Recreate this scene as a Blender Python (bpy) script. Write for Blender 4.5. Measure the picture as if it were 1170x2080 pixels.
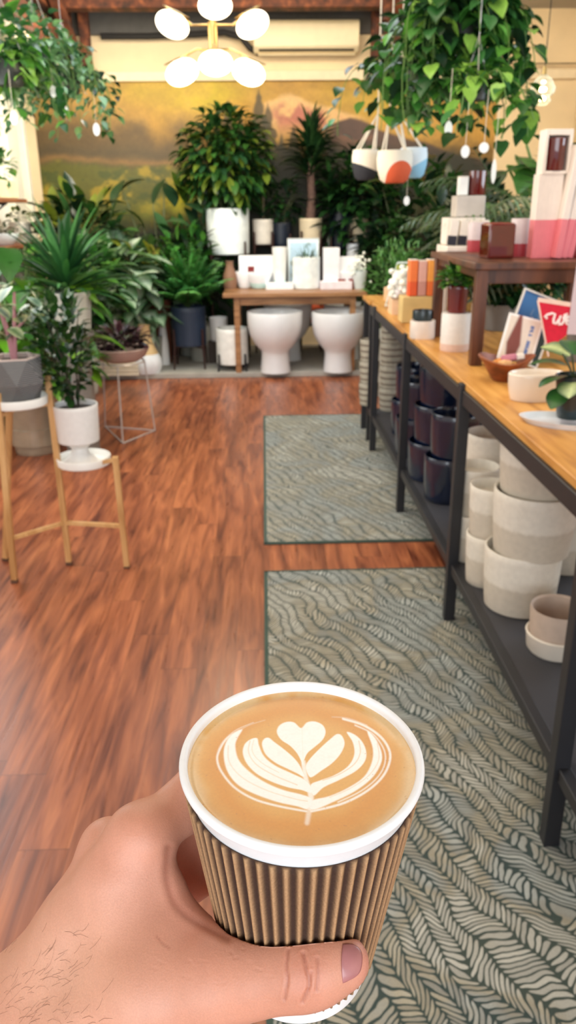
import bpy, bmesh, math, random
import numpy as np
from mathutils import Vector, Matrix, Euler
from mathutils.bvhtree import BVHTree
PI = math.pi
SC = bpy.context.scene
COL = SC.collection
for _o in list(bpy.data.objects):
    bpy.data.objects.remove(_o)

# ------------------------------------------------------------------ camera
F, CX, CY, EYE = 1600.0, 585.0, 1040.0, 1.45       # focal length in pixels of the 1170 x 2080 frame
_roll = math.radians(0.6)
_nv = lambda v: v / np.linalg.norm(v)
_yc = _nv(np.array([533 - CX, -(421 - CY), -F]))
_hz = np.array([math.cos(_roll), math.sin(_roll), 0.0])
_zc = _nv(np.cross(_hz, _yc))
_xc = np.cross(_yc, _zc)
RM = np.array([_xc, _yc, _zc])                     # camera vector -> world vector
CAMO = np.array([0.0, 0.0, EYE])
cam = bpy.data.cameras.new('camera')
camo = bpy.data.objects.new('camera', cam)
COL.objects.link(camo)
_m = Matrix([list(RM[0]) + [0], list(RM[1]) + [0], list(RM[2]) + [EYE], [0, 0, 0, 1]])
camo.matrix_world = _m
cam.sensor_fit = 'VERTICAL'
cam.sensor_height = 36.0
cam.sensor_width = 36.0 * 1170 / 2080
cam.lens = F / 2080 * 36.0
cam.clip_start = 0.01
cam.dof.use_dof = True
cam.dof.focus_distance = 0.285
cam.dof.aperture_fstop = cam.lens / 1.15
SC.camera = camo

# ------------------------------------------------------------------ world, lights, exposure
SC.view_settings.view_transform = 'Standard'
SC.view_settings.look = 'None'
SC.view_settings.gamma = 1.0
SC.view_settings.exposure = 0.0
SC.view_settings.use_curve_mapping = False
w = bpy.data.worlds.new('World'); SC.world = w; w.use_nodes = True
w.node_tree.nodes['Background'].inputs[0].default_value = (0.80, 0.90, 1.0, 1)
w.node_tree.nodes['Background'].inputs[1].default_value = 0.9

def area(name, loc, target, sx, sy, power, col):
    l = bpy.data.lights.new(name, 'AREA'); l.shape = 'RECTANGLE'; l.size = sx; l.size_y = sy
    l.energy = power; l.color = col
    o = bpy.data.objects.new(name, l); COL.objects.link(o); o.location = loc
    o.rotation_euler = (Vector(target) - Vector(loc)).to_track_quat('-Z', 'Y').to_euler()
    return o
area('shop_front_daylight', (0.2, -2.7, 2.0), (0.2, 5.0, 0.9), 4.6, 2.4, 125, (0.93, 0.97, 1.0))
area('right_window_daylight', (3.05, 4.3, 1.75), (-0.5, 4.9, 0.6), 4.2, 1.5, 120, (0.72, 0.86, 1.0))
area('left_window_daylight', (-2.15, 4.6, 1.9), (1.0, 5.4, 0.5), 3.4, 1.3, 75, (0.90, 0.96, 1.0))
area('ceiling_lamp_over_aisle', (-0.2, 3.2, 3.1), (-0.2, 3.6, 0.0), 2.2, 3.6, 80, (1.0, 0.86, 0.66))
area('mural_wash_fill', (0.4, 6.6, 3.1), (0.4, 8.9, 1.5), 4.8, 0.8, 125, (1.0, 0.82, 0.54))  # added wide fill that brightens the mural and cream wall, no actual fitting
area('overhead_back_fill', (0.0, 5.9, 3.15), (0.0, 6.6, 0.0), 2.4, 1.6, 66, (0.86, 0.94, 1.0))  # added cool fill raising the light at the back, the ceiling is closed
area('left_wall_fill', (-1.0, 7.0, 2.55), (-2.3, 7.6, 1.5), 0.5, 0.5, 26, (1.0, 0.93, 0.80))  # added fill aimed at the left wall to make it bright

# ------------------------------------------------------------------ pixel -> place helpers
def ray(px, py):
    return RM @ np.array([(px - CX) / F, -(py - CY) / F, -1.0])
def atY(px, py, y):
    d = ray(px, py); return CAMO + d * y / d[1]
def atZ(px, py, z):
    d = ray(px, py); return CAMO + d * (z - EYE) / d[2]
def atD(px, py, dep):
    return CAMO + ray(px, py) * dep
def pxof(P):
    c = (np.asarray(P, float) - CAMO) @ RM
    return CX + F * c[..., 0] / -c[..., 2], CY - F * c[..., 1] / -c[..., 2]
def msz(p, px):                                     # how many metres px pixels are at place p
    c = (np.asarray(p, float) - CAMO) @ RM
    return px * -c[2] / F

# ------------------------------------------------------------------ colour and materials
def lin(c, g=None):
    if len(c) == 3 and max(c) > 1.0: c = [x / 255 for x in c]
    return tuple((x / 12.92 if x <= 0.04045 else ((x + 0.055) / 1.055) ** 2.4) for x in c[:3])

class NT:
    def __init__(s, name):
        s.m = bpy.data.materials.new(name); s.m.use_nodes = True
        s.t = s.m.node_tree; s.b = s.t.nodes['Principled BSDF']; s.out = s.t.nodes['Material Output']
    def n(s, typ, ins=None, **kw):
        nd = s.t.nodes.new('ShaderNode' + typ)
        for k, v in kw.items(): setattr(nd, k, v)
        for k, v in (ins or {}).items():
            sock = nd.inputs[k]
            if hasattr(v, 'is_output'): s.t.links.new(v, sock)
            else: sock.default_value = v
        return nd
    def link(s, a, b): s.t.links.new(a, b)
    def math(s, op, a, b=0.0, c=None, clamp=False):
        ins = {0: a, 1: b}
        if c is not None: ins[2] = c
        return s.n('Math', ins, operation=op, use_clamp=clamp).outputs[0]
    def mix(s, f, a, b, blend='MIX'):
        q = s.n('Mix', None, data_type='RGBA', blend_type=blend)
        for i, v in ((0, f), (6, a), (7, b)):
            if hasattr(v, 'is_output'): s.t.links.new(v, q.inputs[i])
            else: q.inputs[i].default_value = (tuple(v) + (1,))[:4] if i else v
        return q.outputs[2]
    def ramp(s, f, stops):
        r = s.n('ValToRGB', {0: f}); e = r.color_ramp.elements
        while len(e) < len(stops): e.new(0.5)
        for el, (p, c) in zip(e, stops): el.position = p; el.color = tuple(c[:3]) + (1,)
        return r.outputs[0]
    def set(s, **kw):
        for k, v in kw.items():
            sock = s.b.inputs[k.replace('_', ' ')]
            if hasattr(v, 'is_output'): s.t.links.new(v, sock)
            else: sock.default_value = (tuple(v) + (1,))[:4] if isinstance(v, (tuple, list)) else v
    def bump(s, h, strength=0.3, dist=0.01):
        b = s.n('Bump', {'Strength': strength, 'Distance': dist, 'Height': h}); s.link(b.outputs[0], s.b.inputs['Normal'])

_mc = {}
def pm(name, col, rough=0.5, metal=0.0, var=0.10, scale=14.0, bump=0.0, stretch=(1, 1, 1), coat=0.0, emit=0.0):
    if name in _mc: return _mc[name]
    c = lin(col); q = NT(name)
    tc = q.n('TexCoord').outputs['Object']
    mp = q.n('Mapping', {'Vector': tc, 'Scale': stretch}).outputs[0]
    nz = q.n('TexNoise', {'Vector': mp, 'Scale': scale, 'Detail': 4.0}).outputs[0]
    cr = q.ramp(nz, [(0.3, [x * (1 - var) for x in c]), (0.7, [min(1, x * (1 + var)) for x in c])])
    q.set(Base_Color=cr, Roughness=rough, Metallic=metal, Coat_Weight=coat)
    if bump: q.bump(nz, bump, 0.01)
    if emit:
        q.set(Emission_Color=c, Emission_Strength=emit)
    _mc[name] = q.m
    return q.m

def glass(name, col=(240, 250, 248), rough=0.02):
    if name in _mc: return _mc[name]
    q = NT(name); q.set(Base_Color=lin(col), Roughness=rough + .03)
    nz = q.n('TexNoise', {'Scale': 9.0}).outputs[0]
    fr = q.n('LayerWeight', {'Blend': .25}).outputs[1]
    t = q.n('BsdfTransparent', {'Color': (.97, .98, .97, 1)}).outputs[0]
    k = q.math('MULTIPLY_ADD', fr, .75, q.math('MULTIPLY', nz, .12))
    q.link(q.n('MixShader', {0: k, 1: t, 2: q.b.outputs[0]}).outputs[0], q.out.inputs[0])
    _mc[name] = q.m; return q.m

def attr_mat(name, rough=0.45, trans=0.0, var=0.12, scale=60, bump=0.0, coat=0.0, sss=0.0):
    if name in _mc: return _mc[name]
    q = NT(name)
    a = q.n('Attribute', None, attribute_name='Col').outputs[0]
    tc = q.n('TexCoord').outputs['Object']
    nz = q.n('TexNoise', {'Vector': tc, 'Scale': scale, 'Detail': 3.0}).outputs[0]
    g = q.ramp(nz, [(0.3, (1 - var,) * 3), (0.7, (1 + var,) * 3)])
    c = q.mix(1.0, a, g, 'MULTIPLY')
    q.set(Base_Color=c, Roughness=rough, Coat_Weight=coat)
    if sss:
        q.set(Subsurface_Weight=sss); q.b.inputs['Subsurface Radius'].default_value = (0.012, 0.004, 0.002); q.b.inputs['Subsurface Scale'].default_value = 0.35
    if bump: q.bump(nz, bump, 0.002)
    if trans:
        t = q.n('BsdfTranslucent', {'Color': q.mix(1.0, c, (1.0, 1.15, 0.6), 'MULTIPLY')}).outputs[0]
        ms = q.n('MixShader', {0: trans, 1: q.b.outputs[0], 2: t}).outputs[0]
        q.link(ms, q.out.inputs[0])
    _mc[name] = q.m; return q.m

# ------------------------------------------------------------------ mesh collector
class MB:
    def __init__(s): s.v = []; s.f = []; s.c = []; s.cur = (1, 1, 1)
    def add(s, vs, fs, col=None):
        o = len(s.v); s.v += [tuple(map(float, p)) for p in vs]
        s.f += [tuple(i + o for i in f) for f in fs]
        if col is None: s.c += [s.cur] * len(vs)
        elif isinstance(col, list): s.c += col
        else: s.c += [col] * len(vs)
    def box(s, c, d, rot=None, col=None):
        hx, hy, hz = d[0] / 2, d[1] / 2, d[2] / 2
        R = Euler(rot).to_matrix() if rot else Matrix.Identity(3)
        vs = [tuple(Vector(c) + R @ Vector((x, y, z))) for x in (-hx, hx) for y in (-hy, hy) for z in (-hz, hz)]
        s.add(vs, [(0, 1, 3, 2), (4, 6, 7, 5), (0, 4, 5, 1), (2, 3, 7, 6), (0, 2, 6, 4), (1, 5, 7, 3)], col)
        return s
    def lathe(s, prof, n=32, c=(0, 0, 0), sx=1.0, sy=1.0, col=None, axis=None):
        vs = []; k = len(prof)
        if axis is not None: q = Vector((0, 0, 1)).rotation_difference(Vector(axis).normalized())
        for i in range(n):
            a = 2 * PI * i / n
            for r, z in prof:
                p = Vector((r * math.cos(a) * sx, r * math.sin(a) * sy, z))
                if axis is not None: p = q @ p
                vs.append((p.x + c[0], p.y + c[1], p.z + c[2]))
        fs = [(i * k + j, ((i + 1) % n) * k + j, ((i + 1) % n) * k + j + 1, i * k + j + 1) for i in range(n) for j in range(k - 1)]
        s.add(vs, fs, col); return s
    def tube(s, pts, r, n=8, col=None, flat=1.0):
        pts = [Vector(p) for p in pts]; m = len(pts)
        rs = r if isinstance(r, (list, tuple)) else [r] * m
        vs = []; prev = None
        for i, p in enumerate(pts):
            t = (pts[min(i + 1, m - 1)] - pts[max(i - 1, 0)]).normalized()
            if prev is None:
                u = t.orthogonal().normalized()
            else:
                u = (prev - t * prev.dot(t)); u = u.normalized() if u.length > 1e-6 else t.orthogonal().normalized()
            prev = u; v = t.cross(u)
            for k in range(n):
                a = 2 * PI * k / n
                vs.append(p + (u * math.cos(a) + v * math.sin(a) * flat) * rs[i])
        fs = [(i * n + k, i * n + (k + 1) % n, (i + 1) * n + (k + 1) % n, (i + 1) * n + k) for i in range(m - 1) for k in range(n)]
        fs += [tuple(range(n))[::-1], tuple((m - 1) * n + k for k in range(n))]
        s.add(vs, fs, col); return s
    def ball(s, c, r, n=12, sc=(1, 1, 1), col=None):
        k = max(4, n // 2)
        s.lathe([(max(1e-5, r * math.sin(PI * j / k)) , -r * math.cos(PI * j / k) * sc[2]) for j in range(k + 1)], n, c, sc[0], sc[1], col); return s
    def mesh(s, name, smooth=True, ang=35):
        me = bpy.data.meshes.new(name); me.from_pydata(s.v, [], s.f)
        a = me.color_attributes.new('Col', 'FLOAT_COLOR', 'POINT')
        arr = np.ones((len(s.v), 4), np.float32)
        if s.v: arr[:, :3] = np.array(s.c, np.float32)
        a.data.foreach_set('color', arr.ravel())
        if smooth:
            me.shade_smooth()
            if ang < 180: me.set_sharp_from_angle(angle=math.radians(ang))
        me.update(); return me

def obj(name, mb, mat, parent=None, loc=None, smooth=True, bevel=0, ang=35, rot=None, label=None):
    me = mb if isinstance(mb, bpy.types.Mesh) else mb.mesh(name, smooth, ang)
    o = bpy.data.objects.new(name, me); COL.objects.link(o)
    if mat: me.materials.append(mat)
    if parent: o.parent = parent
    if loc is not None: o.location = loc
    if rot is not None: o.rotation_euler = rot
    if label: o['label'] = label
    if bevel:
        b = o.modifiers.new('bevel', 'BEVEL'); b.width = bevel; b.segments = 2; b.limit_method = 'ANGLE'
    return o
def thing(name, label, cat, loc=(0, 0, 0), rz=0.0, group=None):
    o = bpy.data.objects.new(name, None); COL.objects.link(o); o.location = loc; o.rotation_euler = (0, 0, rz)
    o.empty_display_size = 0.05
    o['label'] = label; o['category'] = cat
    if group: o['group'] = group
    return o
def tag(o, label, cat, group=None):
    o['label'] = label; o['category'] = cat
    if group: o['group'] = group
    return o
def struct(name, mb, mat, **kw):
    o = obj(name, mb, mat, **kw); o['kind'] = 'structure'; return o
def dup(root, loc, label, rz=None, scale=None, group=None):
    r = root.copy(); COL.objects.link(r); r.location = loc; r['label'] = label
    if rz is not None: r.rotation_euler = (r.rotation_euler[0], r.rotation_euler[1], rz)
    if scale: r.scale = (scale,) * 3
    if group: r['group'] = group
    for ch in list(root.children):
        c = ch.copy(); COL.objects.link(c); c.parent = r
        for g in list(ch.children):
            d = g.copy(); COL.objects.link(d); d.parent = c
    return r

# ------------------------------------------------------------------ leaves
PROF = {'oval': [0.12, 0.75, 1.0, 0.72, 0.02], 'heart': [0.55, 1.0, 0.9, 0.5, 0.02], 'strap': [0.55, 0.9, 1.0, 0.7, 0.02],
        'lance': [0.15, 0.85, 1.0, 0.55, 0.02], 'round': [0.35, 0.95, 1.0, 0.85, 0.1]}
def leaf(mb, base, d, L, W, kind='oval', col=(0.1, 0.3, 0.05), edge=None, fold=0.25, droop=0.6, rng=random):
    d = Vector(d); d = d.normalized() if d.length > 1e-6 else Vector((0, 0, 1))
    side = d.cross(Vector((0, 0, 1)))
    side = side.normalized() if side.length > 0.05 else Vector((1, 0, 0))
    side = (side + Vector((rng.uniform(-.3, .3), rng.uniform(-.3, .3), rng.uniform(-.3, .3)))).normalized()
    up = side.cross(d).normalized()
    pr = PROF[kind]; n = len(pr); p = Vector(base); vs = []; cs = []
    cur = d.copy(); step = L / (n - 1)
    for i, wd in enumerate(pr):
        hw = W * 0.5 * wd
        u = side.cross(cur)
        vs += [p - side * hw + u * hw * fold, p, p + side * hw + u * hw * fold]
        e = edge or col
        cs += [e, col, e]
        cur = (cur + Vector((0, 0, -1)) * droop / (n - 1)).normalized()
        p = p + cur * step
    fs = []
    for i in range(n - 1):
        a = i * 3
        fs += [(a, a + 1, a + 4, a + 3), (a + 1, a + 2, a + 5, a + 4)]
    mb.add(vs, fs, cs)

G_DARK = [(24, 52, 26), (34, 70, 34), (45, 88, 40), (20, 44, 30)]
G_MID = [(48, 98, 42), (66, 124, 52), (38, 82, 38), (92, 146, 60)]
G_BRIGHT = [(66, 120, 46), (94, 156, 62), (50, 100, 42), (138, 184, 80), (38, 82, 40), (60, 112, 60)]
G_BLUE = [(78, 122, 84), (104, 150, 106), (58, 100, 68), (134, 174, 124)]
G_OLIVE = [(86, 96, 30), (60, 82, 30), (110, 120, 40), (40, 62, 26)]
G_GREY = [(86, 104, 74), (104, 120, 88), (62, 84, 58), (122, 134, 100)]
def pick(pal, rng, j=0.15):
    c = lin(rng.choice(pal)); k = 1 + rng.uniform(-j, j)
    return tuple(x * k for x in c)

def foliage_bush(root, c, rad, n, L, W, kind='oval', pal=G_MID, seed=0, droop=0.7, edge=None, up=0.25, shell=0.35, stems=6, stem_col=(60, 70, 36), base=None, stem_r=0.006, name='foliage', rz_bias=0):
    rng = random.Random(seed); mb = MB(); c = Vector(c)
    for i in range(n):
        while True:
            q = Vector((rng.uniform(-1, 1), rng.uniform(-1, 1), rng.uniform(-1, 1)))
            if shell < q.length < 1.0: break
        p = c + Vector((q.x * rad[0], q.y * rad[1], q.z * rad[2]))
        d = Vector((q.x, q.y, q.z * 0.6 + up)) + Vector((rng.gauss(0, .35), rng.gauss(0, .35), rng.gauss(0, .25)))
        k = rng.uniform(0.7, 1.15)
        cc = pick(pal, rng); ee = pick(edge, rng) if edge else None
        leaf(mb, p, d, L * k, W * k, kind, cc, ee, 0.25, droop, rng)
    f = obj(name, mb, attr_mat('leaf_tissue', 0.32, 0.2), root, ang=180)
    if stems:
        sb = MB(); b = Vector(base if base is not None else (c.x, c.y, 0.0))
        for i in range(stems):
            q = Vector((rng.uniform(-.75, .75) * rad[0], rng.uniform(-.75, .75) * rad[1], rng.uniform(-.3, .7) * rad[2]))
            m = b.lerp(c + q, 0.5) + Vector((rng.uniform(-.1, .1) * rad[0], rng.uniform(-.1, .1) * rad[1], 0.02))
            sb.tube([b + Vector((q.x * .12, q.y * .12, 0)), m, c + q], [stem_r, stem_r * .8, stem_r * .5], 6)
        obj('stems', sb, pm('stem_%d_%d_%d' % tuple(stem_col), stem_col, 0.6, var=0.2), root)
    return f

def foliage_straps(root, base, n, L, W, pal=G_DARK, seed=0, spread=0.9, droop=0.7, height=0.15, edge=None, name='foliage'):
    rng = random.Random(seed); mb = MB(); b = Vector(base)
    for i in range(n):
        a = rng.uniform(0, 2 * PI); t = (i + .5) / n
        el = 1.45 - spread * (1 - t) - rng.uniform(0, .2)
        d = Vector((math.cos(a) * math.cos(el), math.sin(a) * math.cos(el), math.sin(el)))
        k = rng.uniform(.75, 1.1)
        # long blade in two joined pieces for a smooth arc
        p = b + Vector((math.cos(a) * .012, math.sin(a) * .012, height * t))
        side = d.cross(Vector((0, 0, 1))).normalized() if abs(d.z) < .99 else Vector((1, 0, 0))
        cur = d.copy(); vs = []; cs = []; m = 8; cc = pick(pal, rng); ee = pick(edge, rng) if edge else cc
        for j in range(m + 1):
            tt = j / m; hw = W * .5 * (0.55 + 0.45 * math.sin(min(1, tt * 2) * PI / 2)) * (1 - max(0, (tt - .45) / .55) ** 1.7) + .0004
            u = side.cross(cur)
            vs += [p - side * hw + u * hw * .5, p, p + side * hw + u * hw * .5]; cs += [ee, cc, ee]
            cur = (cur + Vector((0, 0, -1)) * droop * tt * 2 / m).normalized(); p = p + cur * (L * k / m)
        fs = []
        for j in range(m): fs += [(j * 3, j * 3 + 1, j * 3 + 4, j * 3 + 3), (j * 3 + 1, j * 3 + 2, j * 3 + 5, j * 3 + 4)]
        mb.add(vs, fs, cs)
    return obj(name, mb, attr_mat('leaf_tissue', 0.32, 0.2), root, ang=180)

def foliage_fronds(root, base, n, L, pal=G_MID, seed=0, leaflets=16, lw=0.018, ll=0.09, arch=1.1, el=(0.5, 1.35), name='foliage', stem_col=(70, 96, 44), az=(0, 2 * PI), ldroop=0.5):
    rng = random.Random(seed); mb = MB(); sb = MB(); b = Vector(base)
    for i in range(n):
        a = rng.uniform(*az); e = rng.uniform(*el); k = rng.uniform(.75, 1.1)
        cur = Vector((math.cos(a) * math.cos(e), math.sin(a) * math.cos(e), math.sin(e))); p = b.copy(); pts = [p.copy()]
        side = cur.cross(Vector((0, 0, 1))).normalized()
        m = leaflets; cc0 = pick(pal, rng)
        for j in range(m):
            t = (j + 1) / m
            cur = (cur + Vector((0, 0, -1)) * arch * t * 1.6 / m).normalized(); p = p + cur * (L * k / m); pts.append(p.copy())
            if t > 0.15:
                s_ = ll * k * math.sin(min(1.0, (1.08 - t) * 1.6 + .05) * PI / 2) * min(1, t * 3)
                for sg in (-1, 1):
                    cc = tuple(x * rng.uniform(.85, 1.15) for x in cc0)
                    leaf(mb, p, side * sg + cur * .65 + Vector((0, 0, .12)), s_, lw * (.6 + .4 * (1 - t)), 'lance', cc, None, .15, ldroop, rng)
        sb.tube(pts[::2] + [pts[-1]] if len(pts) % 2 == 0 else pts[::2], 0.0028, 5)
    obj('stems', sb, pm('stem_%d_%d_%d' % tuple(stem_col), stem_col, 0.6, var=0.2), root)
    return obj(name, mb, attr_mat('leaf_tissue', 0.32, 0.2), root, ang=180)

def foliage_vines(root, c, rad, n, length, L, W, pal=G_BRIGHT, seed=0, kind='heart', edge=None, sway=0.08, spacing=0.045, top=True, az=(0, 2 * PI)):
    rng = random.Random(seed); mb = MB(); sb = MB(); c = Vector(c)
    for i in range(n):
        a = rng.uniform(*az); ln = rng.uniform(*length)
        r0 = rad * rng.uniform(.5, 1.0); out = rad * rng.uniform(.3, 1.0)
        p = c + Vector((math.cos(a) * r0 * .5, math.sin(a) * r0 * .5, 0)); pts = [p.copy()]
        cur = Vector((math.cos(a), math.sin(a), .5)).normalized(); tl = 0; k = 0
        while tl < ln + out:
            st = spacing
            tgt = Vector((rng.gauss(0, sway * 3), rng.gauss(0, sway * 3), -1)) if tl > out else Vector((math.cos(a), math.sin(a), -.1))
            cur = (cur * .65 + tgt * .35).normalized(); p = p + cur * st; pts.append(p.copy()); tl += st; k += 1
            la = rng.uniform(0, 2 * PI); s_ = rng.uniform(.65, 1.15)
            d = Vector((math.cos(la), math.sin(la), rng.uniform(-.5, .45)))
            q = p + d * L * .3
            leaf(mb, q, d + Vector((0, 0, -.3)), L * s_, W * s_, kind, pick(pal, rng), pick(edge, rng) if edge else None, .2, .8, rng)
        sb.tube(pts, 0.0022, 5)
    obj('vines', sb, pm('vine_stem', (98, 132, 58), 0.6, var=0.2), root)
    return obj('foliage', mb, attr_mat('leaf_tissue', 0.32, 0.2), root, ang=180)

# ------------------------------------------------------------------ pots
def pot_prof(r, h, taper=0.85, t=None, foot=0.0, belly=0.0):
    t = t or max(0.004, r * 0.07); rb = r * taper; P = [(0.0001, 0.0), (rb * .96, 0.0), (rb, h * .02)]
    for j in range(1, 8):
        k = j / 8; P.append((rb + (r - rb) * k + belly * r * math.sin(k * PI), h * k))
    P += [(r, h - t * .4), (r - t * .3, h), (r - t * .8, h), (r - t, h - t * .5), (r - t * 1.1, h * .80), (r * .5, h * .79), (0.0001, h * .79)]
    return P
def add_pot(root, r, h, mat, taper=0.85, soil=True, belly=0.0, z=0.0, n=36, name='pot', label=None):
    P = pot_prof(r, h, taper, belly=belly)
    o = obj(name, MB().lathe(P, n, (0, 0, z)), mat, root, ang=40, label=label)
    if soil:
        rs = r * .9
        obj('soil', MB().lathe([(0.0001, h * .885), (rs * .5, h * .89), (rs * .95, h * .87), (rs, h * .82), (0.0001, h * .81)], 24, (0, 0, z)), pm('potting_soil', (38, 28, 22), 0.95, var=.4, scale=80, bump=.8), root)
    return o
def potted(name, label, cat, loc, r, h, mat, taper=0.85, soil=True, belly=0.0, group=None, rz=0):
    root = thing(name, label, cat, loc, rz, group)
    add_pot(root, r, h, mat, taper, soil, belly)
    return root
def legs_stand(name, label, loc, r, h, mat, top_r=None, n=4, thick=0.012, ring=True, rz=0.6, group=None, up=0.0, cat='plant stand'):
    """plant stand: n upright legs and a cross bar / ring under the pot; up = how far legs rise past the seat"""
    root = thing(name, label, cat, loc, rz, group)
    for k in range(n):
        a = 2 * PI * k / n
        x, y = math.cos(a) * r, math.sin(a) * r
        lm = MB().tube([(x * 1.08, y * 1.08, 0), (x, y, h), (x, y, h + up)], [thick * .75, thick, thick * .85], 8)
        obj('leg', lm, mat, root)
    cb = MB()
    for k in range(n // 2 if n % 2 == 0 else n):
        a = 2 * PI * k / n; x, y = math.cos(a) * r, math.sin(a) * r
        cb.tube([(x, y, h - thick), ((-x, -y, h - thick) if n % 2 == 0 else (0, 0, h - thick))], thick * .8, 6)
    obj('cross_bar', cb, mat, root)
    return root
# ================================================================== THE ROOM
XL, XR, YB, YF = -2.32, 3.15, 8.70, -2.9
CEIL = 3.2
def wood_floor():
    q = NT('floor_planks'); tc = q.n('TexCoord').outputs['Object']
    sp = q.n('SeparateXYZ', {0: tc}); x, y = sp.outputs[0], sp.outputs[1]
    W = 0.125
    ix = q.math('FLOOR', q.math('DIVIDE', x, W))
    off = q.n('TexWhiteNoise', {'W': ix}, noise_dimensions='1D').outputs[0]
    yy = q.math('ADD', q.math('DIVIDE', y, 1.3), q.math('MULTIPLY', off, 7.0))
    iy = q.math('FLOOR', yy)
    rnd = q.n('TexWhiteNoise', {'Vector': q.n('CombineXYZ', {0: ix, 1: iy}).outputs[0]}, noise_dimensions='3D').outputs[0]
    shift = q.n('CombineXYZ', {0: q.math('MULTIPLY', rnd, 3.0), 1: q.math('MULTIPLY', rnd, 9.0)}).outputs[0]
    pv = q.n('VectorMath', {0: tc, 1: shift}, operation='ADD').outputs[0]
    g1 = q.n('TexNoise', {'Vector': q.n('Mapping', {'Vector': pv, 'Scale': (13, 1.5, 1)}).outputs[0], 'Scale': 1.6, 'Detail': 6.0, 'Distortion': 0.8}).outputs[0]
    g2 = q.n('TexNoise', {'Vector': q.n('Mapping', {'Vector': pv, 'Scale': (60, 3.0, 1)}).outputs[0], 'Scale': 1.5, 'Detail': 5.0, 'Distortion': .6}).outputs[0]
    base = q.ramp(g1, [(0.26, lin((90, 44, 32))), (0.40, lin((132, 74, 50))), (0.56, lin((162, 96, 64))), (0.74, lin((188, 118, 78)))])
    fine = q.ramp(g2, [(0.3, (0.80, 0.78, 0.78)), (0.6, (1.05, 1.04, 1.03))])
    c = q.mix(1.0, base, fine, 'MULTIPLY')
    tint = q.ramp(rnd, [(0, (0.84, 0.82, 0.82)), (1, (1.12, 1.1, 1.08))])
    c = q.mix(1.0, c, tint, 'MULTIPLY')
    fx = q.math('FRACT', q.math('DIVIDE', x, W)); fy = q.math('FRACT', yy)
    seam = q.math('MAXIMUM', q.math('GREATER_THAN', q.math('ABSOLUTE', q.math('SUBTRACT', fx, .5)), .494), q.math('GREATER_THAN', q.math('ABSOLUTE', q.math('SUBTRACT', fy, .5)), .4988))
    c = q.mix(q.math('MULTIPLY', seam, .45), c, lin((40, 20, 14)))
    q.set(Base_Color=c, Roughness=q.math('MULTIPLY_ADD', g2, .22, .20)); q.b.inputs['Specular IOR Level'].default_value = .5
    q.bump(g2, .12, .002)
    return q.m
fl = MB(); fl.box(((XL + XR) / 2, (YB + YF) / 2, -0.05), (XR - XL + .2, YB - YF + .2, .1))
struct('floor', fl, wood_floor(), smooth=False)
wallm = pm('cream_wall_paint', (236, 214, 176), 0.85, var=.04, scale=5, bump=.08)
whitem = pm('white_wall_paint', (246, 243, 234), 0.85, var=.03, scale=5, bump=.08)
struct('wall_back', MB().box(((XL + XR) / 2, YB + .05, CEIL / 2), (XR - XL + .2, .1, CEIL)), wallm, smooth=False)
struct('wall_left', MB().box((XL - .05, (YB + YF) / 2, CEIL / 2), (.1, YB - YF, CEIL)), whitem, smooth=False)
struct('wall_right', MB().box((XR + .05, (YB + YF) / 2, CEIL / 2), (.1, YB - YF, CEIL)), wallm, smooth=False)
struct('ceiling', MB().box(((XL + XR) / 2, (YB + YF) / 2, CEIL + .05), (XR - XL + .2, YB - YF + .2, .1)), pm('grey_ceiling_paint', (176, 172, 166), .85, var=.08, scale=3), smooth=False)
struct('upper_wall_shade', MB().box((-.3, YB - .03, 3.09), (3.0, .06, .2)), pm('shaded_wall_grey', (84, 82, 80), .7), smooth=False)  # dark strip standing in for shade along the top of the back wall
cream = pm('cream_trim_paint', (240, 222, 190), .7, var=.04)
# white casing where the left wall meets the mural
cs = MB(); cs.box((XL + .05, YB - .42, 1.35), (.10, .10, 2.5)); cs.box((XL + .035, YB - .75, 1.35), (.07, .34, 2.5))
struct('trim_2', cs, pm('white_casing', (250, 244, 226), .6, var=.03), bevel=.008)
# picture rail over the mural and the soffits beside the raised middle bay
struct('trim_3', MB().box((0.4, YB - .03, 2.64), (5.4, .06, .085)), cream, bevel=.005)
struct('trim_4', MB().box((-1.78, 6.0, 2.63), (.12, 5.4, .09)), cream, bevel=.006)
struct('trim_5', MB().box((1.32, 6.0, 2.66), (.10, 5.4, .10)), cream, bevel=.006)
struct('ceiling_left', MB().box(((XL - 1.84) / 2, 3.0, 2.66), (1.84 * -1 - XL + .02, 11.4, .03)), whitem, smooth=False)
# plinth along the back wall
struct('platform', MB().box(((XL + 1.75) / 2, (7.17 + YB) / 2, .0225), (1.75 - XL, YB - 7.17, .045)), pm('pale_stone_plinth', (172, 168, 160), .8, var=.12, scale=7, bump=.1), bevel=.004)

timber = None
def timber_mat():
    q = NT('reclaimed_timber'); tc = q.n('TexCoord').outputs['Object']
    nz = q.n('TexNoise', {'Vector': q.n('Mapping', {'Vector': tc, 'Scale': (9, 1.6, 9)}).outputs[0], 'Scale': 1.5, 'Detail': 6.0}).outputs[0]
    q.set(Base_Color=q.ramp(nz, [(.3, lin((44, 22, 14))), (.55, lin((98, 50, 28))), (.72, lin((148, 84, 48)))]), Roughness=.7)
    q.bump(nz, .5, .01); return q.m
timber = timber_mat()
def beam(name, label, boxes, rooty=(0, 0, 0)):
    mb = MB()
    for b in boxes: mb.box(*b)
    return tag(obj(name, mb, timber, bevel=.006), label, 'beam')
beam('roof_beam', 'dark timber beam running along the left soffit above the plants', [((-1.79, 5.75, 2.80), (.13, 5.6, .20)), ((-1.79, 5.75, 3.1), (.10, 5.6, .16))])
beam('roof_beam', 'dark timber beam running along the right soffit beside the big hanging pothos', [((1.25, 5.75, 2.82), (.13, 5.6, .20)), ((1.25, 5.75, 3.12), (.10, 5.6, .14))])
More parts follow.
